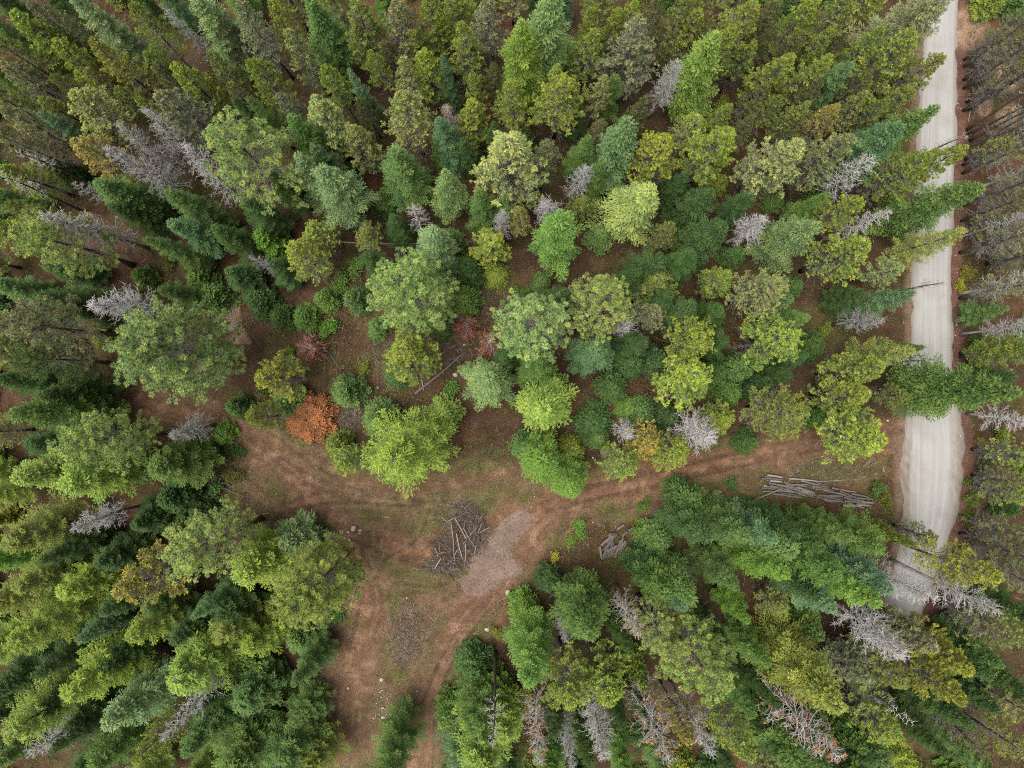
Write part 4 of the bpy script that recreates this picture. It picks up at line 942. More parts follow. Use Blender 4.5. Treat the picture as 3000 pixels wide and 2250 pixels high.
T(2000, 1500, [
    (720, 280, 'D', 17, 3.1, 'gr'), (680, 440, 'D', 18, 2.6, 'bg'), (610, 210, 'D', 17, 2.4, 'te', 'frosted tip of a blue-green fir within the dark fir block', 'the frosted fir'), (1290, 230, 'D', 16, 2.7, 'gr', 'green fir at the road corner below the long log stack', 'the fir below the log stack'),
    (1350, 510, 'D', 19, 3.0, 'te', 'blue-green fir at the road side of the dark fir block', 'the fir at the road side'), (1270, 600, 'D', 19, 2.9, 'bg'), (980, 650, 'D', 17, 2.6, 'te'), (350, 490, 'D', 14, 2.5, 'gr'), (160, 170, 'D', 14, 2.8, 'dk'), (400, 170, 'D', 15, 2.8, 'gr'), (900, 230, 'D', 15, 2.8, 'dk'), (1000, 400, 'D', 17, 3.0, 'gr'), (740, 150, 'D', 13, 2.4, 'dk'), (1120, 180, 'D', 13, 2.2, 'gr'), (260, 40, 'F', 7, 2.0, 'gr'), (480, 30, 'F', 6, 1.9, 'dk'), (850, 75, 'F', 5, 1.6, 'gr'), (880, 560, 'D', 15, 2.4, 'dk'), (60, -50, 'F', 8, 2.2, 'gr'),
    (1030, 1280, 'D', 23, 4.1, 'ol', 'largest olive fir near the bottom right, tip toward the road', 'the largest olive fir'), (60, 560, 'D', 17, 2.7, 'gr'),
    (180, 1160, 'P', 25, 4.1, 'py', 'orange-flecked ponderosa pine near the bottom edge', 'the bottom ponderosa'),
    (2030, 450, 'L', 21.5, 2.7, 'ye', 'yellow pine crossing the lower gravel road', 'the yellow pine at the lower road'), (1680, 600, 'S', 18, 2.1, 'gs', 'pale dead tree laid across the lower gravel road', 'the pale roadside dead tree'), (2170, 650, 'S', 19, 2.0, 'gs', 'feathery pale dead tree beside the yellow pine at the lower road'),
    (1480, 930, 'S', 17, 2.6, 'gs'), (1870, 1010, 'L', 18, 2.4, 'ye'), (1810, 1240, 'L', 19, 2.4, 'ye'), (1490, 1380, 'N', 20, 1.0, 'gs'), (1390, 1460, 'L', 18, 2.9, 'yg'),
    (1040, 1640, 'R', 24, 2.9, 'rs', 'grey and orange dying pine with a long dark trunk at the bottom edge', 'the long-trunked dying pine'), (880, 1580, 'N', 20, 1.1, 'gs'), (460, 1600, 'L', 19, 2.5, 'yg'), (200, 1620, 'S', 18, 1.6, 'gs'),
    (1520, 1690, 'A', 18, 3.1, 'yg'), (2000, 1080, 'D', 12, 2.8, 'dk'), (2210, 1600, 'L', 18, 2.7, 'ol'), (2220, 850, 'L', 16, 2.7, 'ol'), (2100, 1000, 'D', 11, 2.6, 'gr'), (2230, 1180, 'D', 13, 2.7, 'dk'), (2060, 1300, 'D', 12, 2.5, 'dk'), (1510, 200, 'F', 12, 1.2, 'ol'),
    (1850, 40, 'B', 2, 1.5, 'ol'), (2180, 180, 'L', 13, 2.0, 'ol'), (2250, 320, 'L', 15, 2.0, 'du'), (1880, 180, 'L', 9, 1.5, 'ol'), (2330, 500, 'L', 17, 2.0, 'du'), (2350, 720, 'D', 15, 2.2, 'dk'), (1900, 1420, 'D', 14, 2.4, 'dk'), (1720, 1560, 'D', 15, 2.4, 'dk'), (2000, 1560, 'L', 17, 2.2, 'du'), (2350, 1380, 'L', 18, 2.3, 'ol'),
    (800, 1500, 'D', 13, 2.3, 'dk'), (620, 1250, 'D', 11, 2.3, 'dk'), (560, 1000, 'D', 12, 2.4, 'gr'), (450, 1300, 'D', 14, 2.2, 'gr'), (300, 900, 'D', 11, 2.3, 'dk'), (900, 800, 'F', 8, 2.2, 'gr'), (700, 1640, 'D', 15, 2.3, 'dk'), (1200, 1080, 'L', 14, 2.0, 'gy'), (60, 1500, 'L', 17, 1.8, 'or'), (1640, 900, 'L', 15, 2.0, 'gy'), (1250, 1650, 'D', 15, 2.4, 'gr'), (2050, 1700, 'D', 16, 2.4, 'gr'), (1450, 780, 'L', 11, 1.8, 'gy'), (820, 1700, 'D', 18, 3.0, 'gr'), (1100, 1800, 'D', 17, 3.0, 'dk'), (1000, 1480, 'D', 14, 2.6, 'gr'), (1420, 1120, 'L', 15, 2.3, 'ol'), (1330, 1650, 'D', 17, 2.8, 'gr'), (960, 1700, 'D', 21, 2.9, 'gr'), (1040, 1800, 'D', 20, 2.9, 'dk'), (1248, 1882, 'D', 20, 3.1, 'gr'), (1160, 1790, 'D', 19, 2.8, 'gr'), (1180, 1530, 'D', 15, 2.5, 'gr'),
])


# ------------------------------------------------------------------ lower trees of the second storey, in the gaps between the tall ones
COV = np.zeros((250, 340), bool)          # 10-pixel cells of the photograph, margins of 200
def stamp(px, py, h, rad, write=True):
    x_, y_ = world_xy(px, py, h)
    res = []
    for f_, q in ((.3, .95), (.55, .9), (.8, .55)):
        k_ = FPX / (CAM_H - h * f_)
        cx0, cy0, rr = 1500 + x_ * k_, 1125 - y_ * k_, rad * q * k_
        i0, i1 = int((cx0 - rr + 200) // 10), int((cx0 + rr + 200) // 10); j0, j1 = int((cy0 - rr + 125) // 10), int((cy0 + rr + 125) // 10)
        jj, ii = np.mgrid[max(j0, 0):max(min(j1 + 1, 250), 0), max(i0, 0):max(min(i1 + 1, 340), 0)]
        if not jj.size: continue
        m_ = np.hypot(ii * 10 - 195 - cx0, jj * 10 - 120 - cy0) <= rr
        if write: COV[jj[m_], ii[m_]] = True
        else: res.append(COV[jj[m_], ii[m_]])
    return np.concatenate(res).mean() if res and sum(map(len, res)) else 1.0


for t_ in TREES:
    stamp(t_[0], t_[1], t_[3], t_[4] * 1.1)
_j, _i = np.mgrid[0:250, 0:340]
_px, _py = _i * 10. - 195, _j * 10. - 120
_wx, _wy = (_px - 1500) * CAM_H / FPX, -(_py - 1125) * CAM_H / FPX
COV |= inside(_wx, _wy, CLEARING) | ((inside(_wx, _wy, ROAD_POLY) | (dist_line(_wx, _wy, ROAD_MID)[0] < 5)) & (_py < 1640)) | (dist_line(_wx, _wy, TRACK_A)[0] < 2)
frg = random.Random(77)
bases = [world_xy(t_[0], t_[1], t_[3]) for t_ in TREES]
def blocked(x_, y_, mar):
    X_, Y_ = np.array([x_]), np.array([y_])
    if inside(X_, Y_, CLEARING)[0] or inside(X_, Y_, ROAD_POLY)[0]: return True
    if dist_line(X_, Y_, np.vstack([CLEARING, CLEARING[:1]]))[0][0] < mar or dist_line(X_, Y_, ROAD_MID)[0][0] < 3.2 + mar * .6: return True
    if dist_line(X_, Y_, TRACK_A)[0][0] < mar + 1.5: return True
    return any(math.hypot(x_ - a_, y_ - b2) < 1.5 for a_, b2 in bases)
LOGZONE = V22([(1600, 990), (1930, 990), (1930, 1110), (1640, 1110)])
HEAPZONE = V22([(1140, 1110), (1390, 1110), (1390, 1220), (1250, 1260), (1140, 1260)])
COV |= inside(_wx, _wy, LOGZONE) | inside(_wx, _wy, HEAPZONE)
for stage, (tries, limit) in enumerate(((5200, 150), (4200, 90))):
    made = 0
    for _ in range(tries):
        if made >= limit: break
        px, py = frg.uniform(-120, 3080), frg.uniform(-80, 2330)
        if stage == 0: h, rad = frg.uniform(9, 14.5), frg.uniform(1.6, 2.3)
        else: h, rad = frg.uniform(3.5, 6.5), frg.uniform(1.3, 2.0)
        x_, y_ = world_xy(px, py, h)
        X_, Y_ = np.array([x_]), np.array([y_])
        in_open = inside(X_, Y_, OPEN_SOIL)[0]
        if (in_open and (stage == 0 or frg.random() < .88)) or inside(X_, Y_, LOGZONE)[0]: continue
        if x_ > 54 and frg.random() < .8: continue
        if stamp(px, py, h, rad, False) > (.2 if stage == 0 else .25): continue
        if blocked(x_, y_, 2.2 if stage == 0 else 1.2): continue
        u_ = frg.random()
        if stage == 1: k_, ti = ('F', frg.choice(['gr', 'dk', 'gr', 'ol'])) if u_ < .7 else ('B', frg.choice(['gr', 'ol', 'du', 'bg']))
        elif x_ > 54: k_, ti = 'L', frg.choice(['gy', 'du'])
        elif px < 950 and py > 1350: k_, ti = ('A', frg.choice(['yg', 'lm', 'ol'])) if u_ < .55 else ('D', frg.choice(['gr', 'dk', 'bg']))
        elif py > 1400: k_, ti = ('D', frg.choice(['gr', 'dk', 'bg'])) if u_ < .75 else ('L', frg.choice(['yg', 'ol']))
        else: k_, ti = ('L', frg.choice(['yg', 'ol', 'ol', 'pa', 'yg'])) if u_ < .62 else ('D', frg.choice(['gr', 'dk', 'gr', 'te']))
        TREES.append([px, py, k_, h if k_ != 'B' else 1.7, rad, ti, None, None])
        if k_ == 'B': TREES[-1][0:2] = [1500 + x_ * FPX / (CAM_H - 1.7), 1125 - y_ * FPX / (CAM_H - 1.7)]
        bases.append((x_, y_)); stamp(px, py, h, rad * 1.1); made += 1
    print('filler', stage, made)


# ------------------------------------------------------------------ labels for the trees that have none of their own
def look_of(k, h, rad, tint):
    w = WORD[k]
    t = TWORD[tint]
    if k in 'SN':
        return ('slim ' if rad < 1.45 else 'bushy ' if rad > 1.9 else '') + t + ' ' + w
    if k in 'LDA':
        if h < 14.5: return 'short ' + t + ' ' + w
        if rad / h < .108: return 'slender ' + t + ' ' + w
        if rad >= 2.6: return 'broad ' + t + ' ' + w
    if k in 'FB':
        if rad < 1.45: return 'small ' + t + ' ' + w
        if rad > 2.0: return 'wide ' + t + ' ' + w
    return t + ' ' + w


ORD = ['', 'second ', 'third ', 'fourth ', 'fifth ', 'sixth ', 'seventh ', 'eighth ', 'ninth ', 'tenth ', 'eleventh ', 'twelfth ', 'thirteenth ']
marks = [t for t in TREES if t[7]]
auto = {}
for i, t in enumerate(TREES):
    if t[6]:
        continue
    best = min(marks, key=lambda q: math.hypot(min(max(t[0], 0), 3000) - q[0], min(max(t[1], 0), 2250) - q[1]))
    dx, dy = t[0] - best[0], t[1] - best[1]
    an = math.degrees(math.atan2(-dy, dx)) % 360
    dname = ['right of', 'above right of', 'above', 'above left of', 'left of', 'below left of', 'below', 'below right of'][int((an + 22.5) // 45) % 8]
    key = (look_of(t[2], t[3], t[4], t[5]), dname, best[7])
    auto.setdefault(key, []).append((math.hypot(dx, dy), i))
for (look, dname, ref), lst in auto.items():
    lst.sort()
    for j, (_, i) in enumerate(lst):
        TREES[i][6] = f'{ORD[j]}{look} {dname} {ref}' if j else f'{look} {"just " if len(lst) > 1 else ""}{dname} {ref}'

# ------------------------------------------------------------------ plant them
count = {}
for i, (px, py, k, h, rad, tint, label, ref) in enumerate(TREES):
    var = MESH[k]
    if k == 'A' and rad > 5: vi = 3
    elif k == 'A': vi = count.get(k, 0) % 3
    elif k == 'L' and world_xy(px, py, h)[0] > 54: vi = 7 + count.get(k, 0) % 2
    elif k == 'L' and tint == 'gy': vi = (3, 5)[count.get(k, 0) % 2]
    elif k == 'L' and tint == 'or': vi = 5
    elif k == 'L' and rad > 2.6: vi = (4, 1, 4, 0)[count.get(k, 0) % 4]
    elif k == 'S' and rad > 2.0: vi = (2, 4)[count.get(k, 0) % 2]
    elif k == 'P' and rad > 4.8: vi = 2
    else: vi = count.get(k, 0) % (7 if k == 'L' else len(var))
    count[k] = count.get(k, 0) + 1
    parts, H0, R0 = var[vi]
    if px < 1000 and py > 1300 and k in 'DA': h *= .9; rad *= 1.14
    if k == 'D' and h < 14.5: h *= 1.2; rad *= .88
    h *= {'D': 1.02, 'L': 1.03, 'A': 1.0, 'P': .98, 'S': 1.2, 'R': 1.08}.get(k, 1.0)
    rad *= {'D': 1.13, 'L': 1.2, 'P': 1.05, 'A': 1.22, 'S': 1.25, 'R': 1.2, 'F': 1.1}.get(k, 1.0)
    x, y = world_xy(px, py, h)
    if y > -26 and x > 20:
        qi = int(np.argmin(np.abs(ROAD_MID[:, 1] - y))); half = W[qi] / 2 + .9
        if abs(x - ROAD_MID[qi, 0]) < half: x = ROAD_MID[qi, 0] + (half if x > ROAD_MID[qi, 0] + .5 else -half)
    root = bpy.data.objects.new(NAMES[k], None)
    root.empty_display_size = .3
    col.objects.link(root)
    root.location = (x, y, 0)
    lean = .012 if k in 'LDPAFR' else .03
    root.rotation_euler = (random.gauss(0, lean), random.gauss(0, lean), random.random() * 6.283)
    s = rad / R0
    root.scale = (s * random.uniform(.94, 1.06), s * random.uniform(.94, 1.06), h / H0)
    tag(root, label, CATS.get(k, 'tree'), GROUPS.get(k))
    c = np.array(TINT[tint]) * random.uniform(.88, 1.14) * np.array([random.uniform(.93, 1.07), 1, random.uniform(.85, 1.15)])
    for nm, me in parts:
        o = new_obj(nm, me, root)
        o.color = (*c, 1)
        if nm in ('branches', 'stems'): o['kind'] = 'stuff'

# ------------------------------------------------------------------ logs, fallen trunks, poles
def make_log(name, p0, p1, rad, mat, label, cat='log', group=None, z0=None, z1=None, taper=.8, stubs=0, bow=.02):
    """p0, p1: ground points in metres."""
    z0 = rad if z0 is None else z0; z1 = rad * taper if z1 is None else z1
    a, b_ = np.array([p0[0], p0[1], z0]), np.array([p1[0], p1[1], z1])
    L = np.linalg.norm(b_ - a); d = (b_ - a) / L
    s = np.linspace(0, 1, 6)
    side = unit(np.cross(d, UP))
    rg = np.random.default_rng(int(abs(p0[0] * 977 + p0[1] * 131)) % 99991)
    off = side * (np.sin(s * math.pi) * rg.normal(0, bow) * L)[:, None]
    pts = np.zeros((6, 3)); pts[:, 0] = 0
    pts = (d * L)[None] * s[:, None] + off
    mb = MB(); mb.tube(pts, rad * (1 - (1 - taper) * s) * rg.uniform(.93, 1.07, 6), 8)
    for _ in range(stubs):
        t = rg.uniform(.15, .97); q = (d * L) * t
        dd = unit(d * .5 + side * rg.normal(0, 1) + UP * rg.uniform(0, .9))
        ln = rg.uniform(.25, .9)
        mb.prisms(q[None], (q + dd * ln)[None], .025, .01)
    o = new_obj(name, mb.mesh(name, mat), None, a)
    return tag(o, label, cat, group)


def zoom_pts(ox, oy, sc, x, y):
    return world_xy(ox + x / sc, oy + y / sc)


def stack_label(i, x0, y0, x1, y1):
    ln = math.hypot(x1 - x0, y1 - y0); mx, my = (x0 + x1) / 2, (y0 + y1) / 2
    size = 'short' if ln < 170 else 'long' if ln > 290 else 'mid-length'
    tone = 'weathered grey' if i % 5 else 'pale'
    slope = (y1 - y0) / (x1 - x0)
    lie = 'steeply crossing ' if slope < -.2 else 'slanting ' if slope > .3 else ''
    where = 'at the inner end' if mx < 480 else 'in the inner half' if mx < 900 else 'in the middle' if mx < 1350 else 'in the roadward half' if mx < 1750 else 'at the road end'
    edge = ' upper side' if my < 200 + (mx - 400) * .14 else ' lower side' if my > 330 + (mx - 400) * .14 else ''
    return f'{size} {lie}{tone} log {where} of the long stack' + (',' + edge if edge else '')


STACK = [(345, 110, 600, 150), (320, 140, 540, 180), (355, 200, 570, 240), (375, 240, 640, 285), (280, 325, 520, 345), (280, 375, 430, 388), (350, 300, 640, 330), (560, 300, 860, 395),
         (650, 255, 780, 295), (820, 260, 990, 300), (700, 170, 1170, 215), (900, 200, 1220, 280), (540, 350, 850, 395), (560, 400, 900, 440), (640, 300, 1100, 455), (900, 370, 1110, 410),
         (790, 460, 930, 485), (1250, 350, 1560, 430), (1390, 320, 1520, 345), (1520, 370, 1810, 500), (1540, 345, 1800, 390), (1700, 410, 1990, 470), (1800, 480, 2060, 500), (1350, 440, 1560, 460),
         (1380, 490, 1600, 520), (1270, 515, 1370, 545), (1500, 520, 1680, 570), (1740, 560, 1890, 480), (1730, 650, 1850, 550), (1630, 530, 1760, 600), (1840, 590, 2010, 610), (1860, 545, 2050, 560),
         (1600, 465, 1800, 470), (1100, 300, 1420, 370), (1000, 450, 1300, 500), (450, 420, 780, 470)]
srg = random.Random(3)
for _ in range(34):
    u_ = srg.random(); cx0 = 330 + u_ * 1650; cy0 = 160 + u_ * 360 + srg.uniform(-10, 190) * (1 - .35 * u_); ln_ = srg.uniform(130, 380); sl = srg.gauss(.17, .13)
    STACK.append((cx0 - ln_ / 2, cy0 - ln_ / 2 * sl, cx0 + ln_ / 2, cy0 + ln_ / 2 * sl))
for i, (x0, y0, x1, y1) in enumerate(STACK):
    hz = random.uniform(.12, .75)
    make_log('stacked_log', zoom_pts(2180, 1370, 5.53, x0, y0), zoom_pts(2180, 1370, 5.53, x1, y1), random.uniform(.11, .17), M_LOG if i % 5 else M_LOGP,
             stack_label(i, x0, y0, x1, y1), 'log', 'logs of the long stack', hz, hz + random.uniform(-.1, .1))
make_log('pole', zoom_pts(2180, 1370, 5.53, 130, 500), zoom_pts(2180, 1370, 5.53, 590, 320), .09, M_LOGP, 'long pale pole lying slantwise across the end of the long log stack', 'pole', None, .95, .9, .6, 5)
make_log('pole', zoom_pts(2180, 1370, 5.53, 1160, 228), zoom_pts(2180, 1370, 5.53, 1900, 190), .07, M_LOGP, 'thin white pole on the grass above the long log stack', 'pole', None, None, None, .5)
make_log('fallen_log', zoom_pts(2180, 1370, 5.53, 40, 335), zoom_pts(2180, 1370, 5.53, 200, 345), .09, M_LOG, 'short grey log lying apart at the inner end of the long stack')
def heap_label(x0, y0, x1, y1):
    ln = math.hypot(x1 - x0, y1 - y0); mx, my = (x0 + x1) / 2, (y0 + y1) / 2
    size = 'short' if ln < 160 else 'long' if ln > 330 else 'mid-length'
    row = 'upper' if my < 330 else 'lower' if my > 570 else 'middle'
    sd_ = 'inner left' if mx < 1450 else 'outer right' if mx > 1690 else 'central'
    tilt = 'steep ' if abs(x1 - x0) < abs(y1 - y0) * .42 else 'flat-lying ' if abs(x1 - x0) > abs(y1 - y0) * 1.55 else ''
    return f'{size} {tilt}grey-brown log in the {row} {sd_} part of the small heap'


HEAP = [(1310, 760, 1500, 370), (1300, 480, 1550, 290), (1360, 690, 1680, 500), (1410, 590, 1600, 490), (1370, 710, 1640, 600), (1580, 650, 1720, 340), (1640, 660, 1800, 450), (1700, 330, 1810, 240),
        (1270, 500, 1300, 720), (1720, 620, 1820, 520), (1820, 215, 1890, 160), (1610, 190, 1740, 100), (1560, 720, 1660, 380), (1480, 420, 1600, 260), (1680, 700, 1790, 560)]
for _ in range(10):
    cx0, cy0 = srg.uniform(1380, 1740), srg.uniform(330, 680); ln_ = srg.uniform(180, 380); an_ = srg.gauss(2.05, .22)
    HEAP.append((cx0 - math.cos(an_) * ln_ / 2, cy0 - math.sin(an_) * ln_ / 2, cx0 + math.cos(an_) * ln_ / 2, cy0 + math.sin(an_) * ln_ / 2))
for i, (x0, y0, x1, y1) in enumerate(HEAP):
    hz = random.uniform(.15, .9)
    make_log('heaped_log', zoom_pts(1560, 1520, 6.506, x0, y0), zoom_pts(1560, 1520, 6.506, x1, y1), random.uniform(.15, .23), M_LOG,
             heap_label(x0, y0, x1, y1), 'log', 'logs of the small heap', hz, hz + random.uniform(-.12, .12))
HEAP2 = [(70, 1340, 320, 1180), (310, 1290, 400, 990), (420, 1100, 450, 990), (300, 1100, 360, 1030), (480, 1240, 460, 1000), (500, 1330, 640, 1150), (310, 1510, 410, 1420)]
for i, (x0, y0, x1, y1) in enumerate(HEAP2):
    make_log('scattered_log', zoom_pts(1560, 1520, 6.506, x0, y0), zoom_pts(1560, 1520, 6.506, x1, y1), random.uniform(.09, .15), M_LOG,
             ['longest log, pointing at the pale boulders, of the scattered few', 'thin log in the middle of the scattered few behind the boulders', 'short upright log at the top of the scattered few', 'shortest log beside the tip of the longest scattered one', 'straight thin log at the right of the scattered few', 'log lying apart under the tall fir by the small heap', 'log lowest of the scattered few behind the boulders'][i], 'log', 'logs behind the boulders', random.uniform(.12, .3))
SLASH = [(430, 260, 580, 380), (600, 330, 660, 960), (680, 300, 900, 700), (840, 460, 970, 700), (970, 690, 1050, 820), (1110, 450, 960, 620), (710, 570, 825, 1050), (750, 850, 660, 1000), (900, 700, 830, 780),
         (1200, 240, 1130, 310), (1190, 390, 1110, 580), (880, 760, 870, 1110), (910, 870, 905, 1000), (300, 850, 360, 1030), (370, 950, 480, 930), (420, 1040, 300, 1240), (1340, 460, 1150, 560),
         (1080, 800, 1050, 960), (660, 950, 675, 1060), (540, 345, 720, 270), (395, 750, 385, 930), (950, 880, 948, 950)]
for i, (x0, y0, x1, y1) in enumerate(SLASH):
    ln = math.hypot(x1 - x0, y1 - y0)
    hz = random.uniform(.75, 1.15)
    lab = {1: 'longest pale pole standing out on the brush pile in the clearing', 2: 'long slanting pole at the top of the brush pile in the clearing', 6: 'stout pale pole in the middle of the brush pile in the clearing',
           0: 'short grey pole at the upper left corner of the brush pile', 15: 'thick short log at the lower left of the brush pile', 16: 'crooked white branch at the right side of the brush pile'}.get(i) or f"{'short' if ln < 140 else 'long'} pale pole {'sloping ' if abs(x1 - x0) > abs(y1 - y0) * .5 else ''}in the {'upper' if y0 + y1 < 1100 else 'lower' if y0 + y1 > 1900 else 'lower central'} {'left' if x0 + x1 < 1300 else 'right' if x0 + x1 > 1950 else 'middle'} of the brush pile"
    make_log('brush_pole', zoom_pts(1230, 1470, 6.506, x0, y0), zoom_pts(1230, 1470, 6.506, x1, y1), .05 + .03 * (ln > 250) + .05 * (i == 15), M_LOGP, lab, 'pole', 'poles of the brush pile', hz, hz + random.uniform(-.15, .15), .75)
S4 = (900, 900, 4.424)
for (x0, y0, x1, y1, rad, mt, lab, st) in [
    (1400, 1120, 2040, 580, .19, M_LOG, 'longest fallen log slanting between the lone round pine and the red saplings', 10), (1910, 340, 1700, 720, .11, M_LOG, 'thinner fallen log leaning toward the long fallen one', 5),
    (1510, 1070, 1460, 820, .11, M_LOGP, 'short pale log crossing the end of the longest fallen log', 7), (740, 990, 780, 700, .12, M_LOG, 'knotty short log standing out left of the lone round pine', 9),
    (300, 610, 460, 840, .12, M_LOG, 'grey log pointing down at a round young fir', 4), (740, 1170, 850, 1300, .09, M_LOG, 'small log above the lime larch in the clearing', 3), (600, 1190, 710, 1205, .09, M_LOGP, 'stubby split log beside the round young fir', 2)]:
    make_log('fallen_log', zoom_pts(*S4, x0, y0), zoom_pts(*S4, x1, y1), rad, mt, lab, 'log', None, None, None, .65, st)
for (x0, y0, x1, y1, rad, mt, lab, st) in [
    (940, 706, 1395, 706, .12, M_LOGP, 'very long straight fallen log below the central firs', 6), (1050, 727, 1115, 728, .1, M_LOG, 'short fallen log beside the very long straight one', 3),
    (592, 1401, 714, 1455, .09, M_LOGP, 'fallen branch log at the left side of the clearing', 8), (1915, 1505, 2072, 1616, .13, M_LOG, 'straight log on the grass between the small heap and dark firs', 3),
    (1810, 1042, 1890, 985, .07, M_LOGP, 'thin white fallen pole beside the blue-green fir', 6), (199, 72, 249, 154, .09, M_LOGP, 'pale fallen pole on bare ground near the upper left corner', 3), (353, 145, 411, 95, .08, M_LOGP, 'thin fallen pole on red litter near the top left', 2),
    (2845, 290, 2836, 357, .1, M_LOGP, 'pale log lying on the bank east of the road', 1), (2868, 271, 2850, 352, .11, M_LOG, 'darker log lying on the bank east of the road', 1),
    (870, 905, 1010, 890, .06, M_LOG, 'thin pole on the red soil above the red sapling', 2), (1777, 1722, 1798, 1700, .08, M_LOG, 'short log in the shade behind the curved rusty dead tree', 2), (1388, 745, 1392, 690, .1, M_LOG, 'upright stub log crossing the very long fallen one', 1),
    (2790, 1840, 2840, 1900, .1, M_LOG, 'short log beneath the trees east of the lower road', 2), (90, 1070, 140, 1090, .1, M_LOG, 'grey log by the left edge near the great ponderosa', 2)]:
    make_log('fallen_log', world_xy(x0, y0), world_xy(x1, y1), rad, mt, lab, 'log', None, None, None, .6, st)

# ------------------------------------------------------------------ boulders and stones
def rock_mesh(seed):
    rg = np.random.default_rng(seed)
    V, F = [], []
    nu, nv = 9, 6
    ax = [unit(rg.normal(0, 1, 3)) for _ in range(7)]; cut = rg.uniform(.62, .9, 7)
    for j in range(1, nv):
        for i in range(nu):
            th, ph = 2 * math.pi * i / nu, math.pi * j / nv
            p = np.array([math.cos(th) * math.sin(ph), math.sin(th) * math.sin(ph), math.cos(ph)])
            for a_, c_ in zip(ax, cut):
                q = p @ a_
                if q > c_: p = p - a_ * (q - c_)
            V.append(p * (1 + rg.normal(0, .035)))
    V += [np.array([0, 0, .8]), np.array([0, 0, -.9])]
    Q = [((j) * nu + i, (j + 1) * nu + i, (j + 1) * nu + (i + 1) % nu, j * nu + (i + 1) % nu) for j in range(nv - 2) for i in range(nu)]
    T_ = [(len(V) - 2, i, (i + 1) % nu) for i in range(nu)] + [(len(V) - 1, (nv - 2) * nu + (i + 1) % nu, (nv - 2) * nu + i) for i in range(nu)]
    mb = MB(); mb.add(V, Q, T_)
    return mb.mesh('boulder', M_STONE)


ROCKS = [rock_mesh(s_) for s_ in (1, 2, 3, 4)]
def rock(px, py, sx, sy, lab, group=None):
    x, y = world_xy(px, py)
    o = new_obj('boulder', ROCKS[random.randrange(4)], None, (x, y, min(sx, sy) * .3))
    o.scale = (sx, sy, min(sx, sy) * .75); o.rotation_euler = (0, 0, random.uniform(-.5, .5))
    tag(o, lab, 'boulder', group)


def t8(x, y): return 1000 + x / 2.212, 1500 + y / 2.212
for x, y, sx, sy, lab, gp in [
    (1080, 520, .42, .5, 'largest pale boulder below the wood chip patch', None), (1125, 527, .25, .3, 'small pale boulder between two larger ones below the wood chips', None), (1172, 492, .38, .3, 'pale boulder nearest the scattered logs below the wood chips', None),
    (945, 760, .4, .3, 'pale boulder beside the bottom of the fork, above the tall bare trunk', None), (260, 1085, .28, .32, 'lone pale boulder on the lower dirt track', None), (45, 1140, .2, .2, 'small pale boulder at the left rut of the lower track', None),
    (268, 1268, .33, .22, 'upper of three pale boulders above the trunk on the lower track', None), (272, 1330, .32, .25, 'lower of three pale boulders above the trunk on the lower track', None), (322, 1312, .25, .2, 'boulder closest to the trunk on the lower track', None),
    (80, 105, .36, .5, 'long pale boulder in the stone cluster beside the upper dirt track', None), (122, 118, .3, .18, 'flat pale boulder at the outer side of the stone cluster', None), (46, 130, .24, .22, 'round pale boulder in the stone cluster', None), (120, 135, .2, .15, 'smallest pale boulder in the stone cluster', None), (55, 180, .18, .3, 'upright pale boulder just below the stone cluster', None)]:
    rock(*t8(x, y), sx, sy, lab, gp)
for px, py, sx, sy, lab in [(258, 1087, .4, .4, 'whitish round boulder by the left end of the dirt track'), (290, 1097, .38, .42, 'greyish boulder right beside the whitish one by the dirt track'), (243, 1125, .22, .4, 'narrow pale boulder below two round ones by the dirt track'),
                            (1334, 1098, .42, .36, 'white boulder beside the ringed grey-green fir'), (1107, 1136, .22, .22, 'small white boulder below the lone round pine'), (1748, 1309, .42, .34, 'pale boulder beside the track under the dark young firs'), (1737, 1341, .18, .16, 'small pale stone just below the boulder at the track'),
                            (1360, 1010, .2, .16, 'small pale boulder in the red litter above the middle ponderosa'), (672, 862, .2, .2, 'small pale boulder at the head of the pebble patch'), (2600, 1232, .2, .18, 'small pale boulder at the corner of track and gravel road')]:
    rock(px, py, sx, sy, lab)

# ------------------------------------------------------------------ small stand with a pale rail under the yellow-tipped ponderosa
sx_, sy_ = world_xy(1676, 968)
root = bpy.data.objects.new('ladder_stand', None); col.objects.link(root); root.location = (sx_, sy_, 0)
tag(root, 'small black stand with a pale curved rail beside the yellow-tipped ponderosa', 'stand')
def flat_mat(name, c, rough=.6, metal=0.):
    m, n, l, out = base_mat(name)
    nz = n.new('ShaderNodeTexNoise'); nz.inputs['Scale'].default_value = 8
    cc = mixc(n, l, 'MULTIPLY', 1.0, c, (1, 1, 1)); cc2 = mixc(n, l, 'MIX', nz.outputs['Fac'], cc, tuple(x * .6 for x in c))
    p = n.new('ShaderNodeBsdfPrincipled'); p.inputs['Roughness'].default_value = rough; p.inputs['Metallic'].default_value = metal
    l.new(cc2, p.inputs['Base Color']); l.new(p.outputs[0], out.inputs['Surface'])
    return m
M_BLACK = flat_mat('black_paint', (.015, .015, .016)); M_PALE = flat_mat('pale_plastic', (.62, .6, .56))
def box_mb(cx, cy, cz, sx, sy, sz, top=1.0):
    mb = MB(); v = []
    for z, k in ((-1, 1.0), (1, top)):
        for x, y in ((-1, -1), (1, -1), (1, 1), (-1, 1)): v.append((cx + x * sx / 2 * k, cy + y * sy / 2 * k, cz + z * sz / 2))
    mb.add(v, [(0, 3, 2, 1), (4, 5, 6, 7), (0, 1, 5, 4), (1, 2, 6, 5), (2, 3, 7, 6), (3, 0, 4, 7)])
    return mb
th = np.linspace(math.pi * 1.18, math.pi * 1.82, 11)
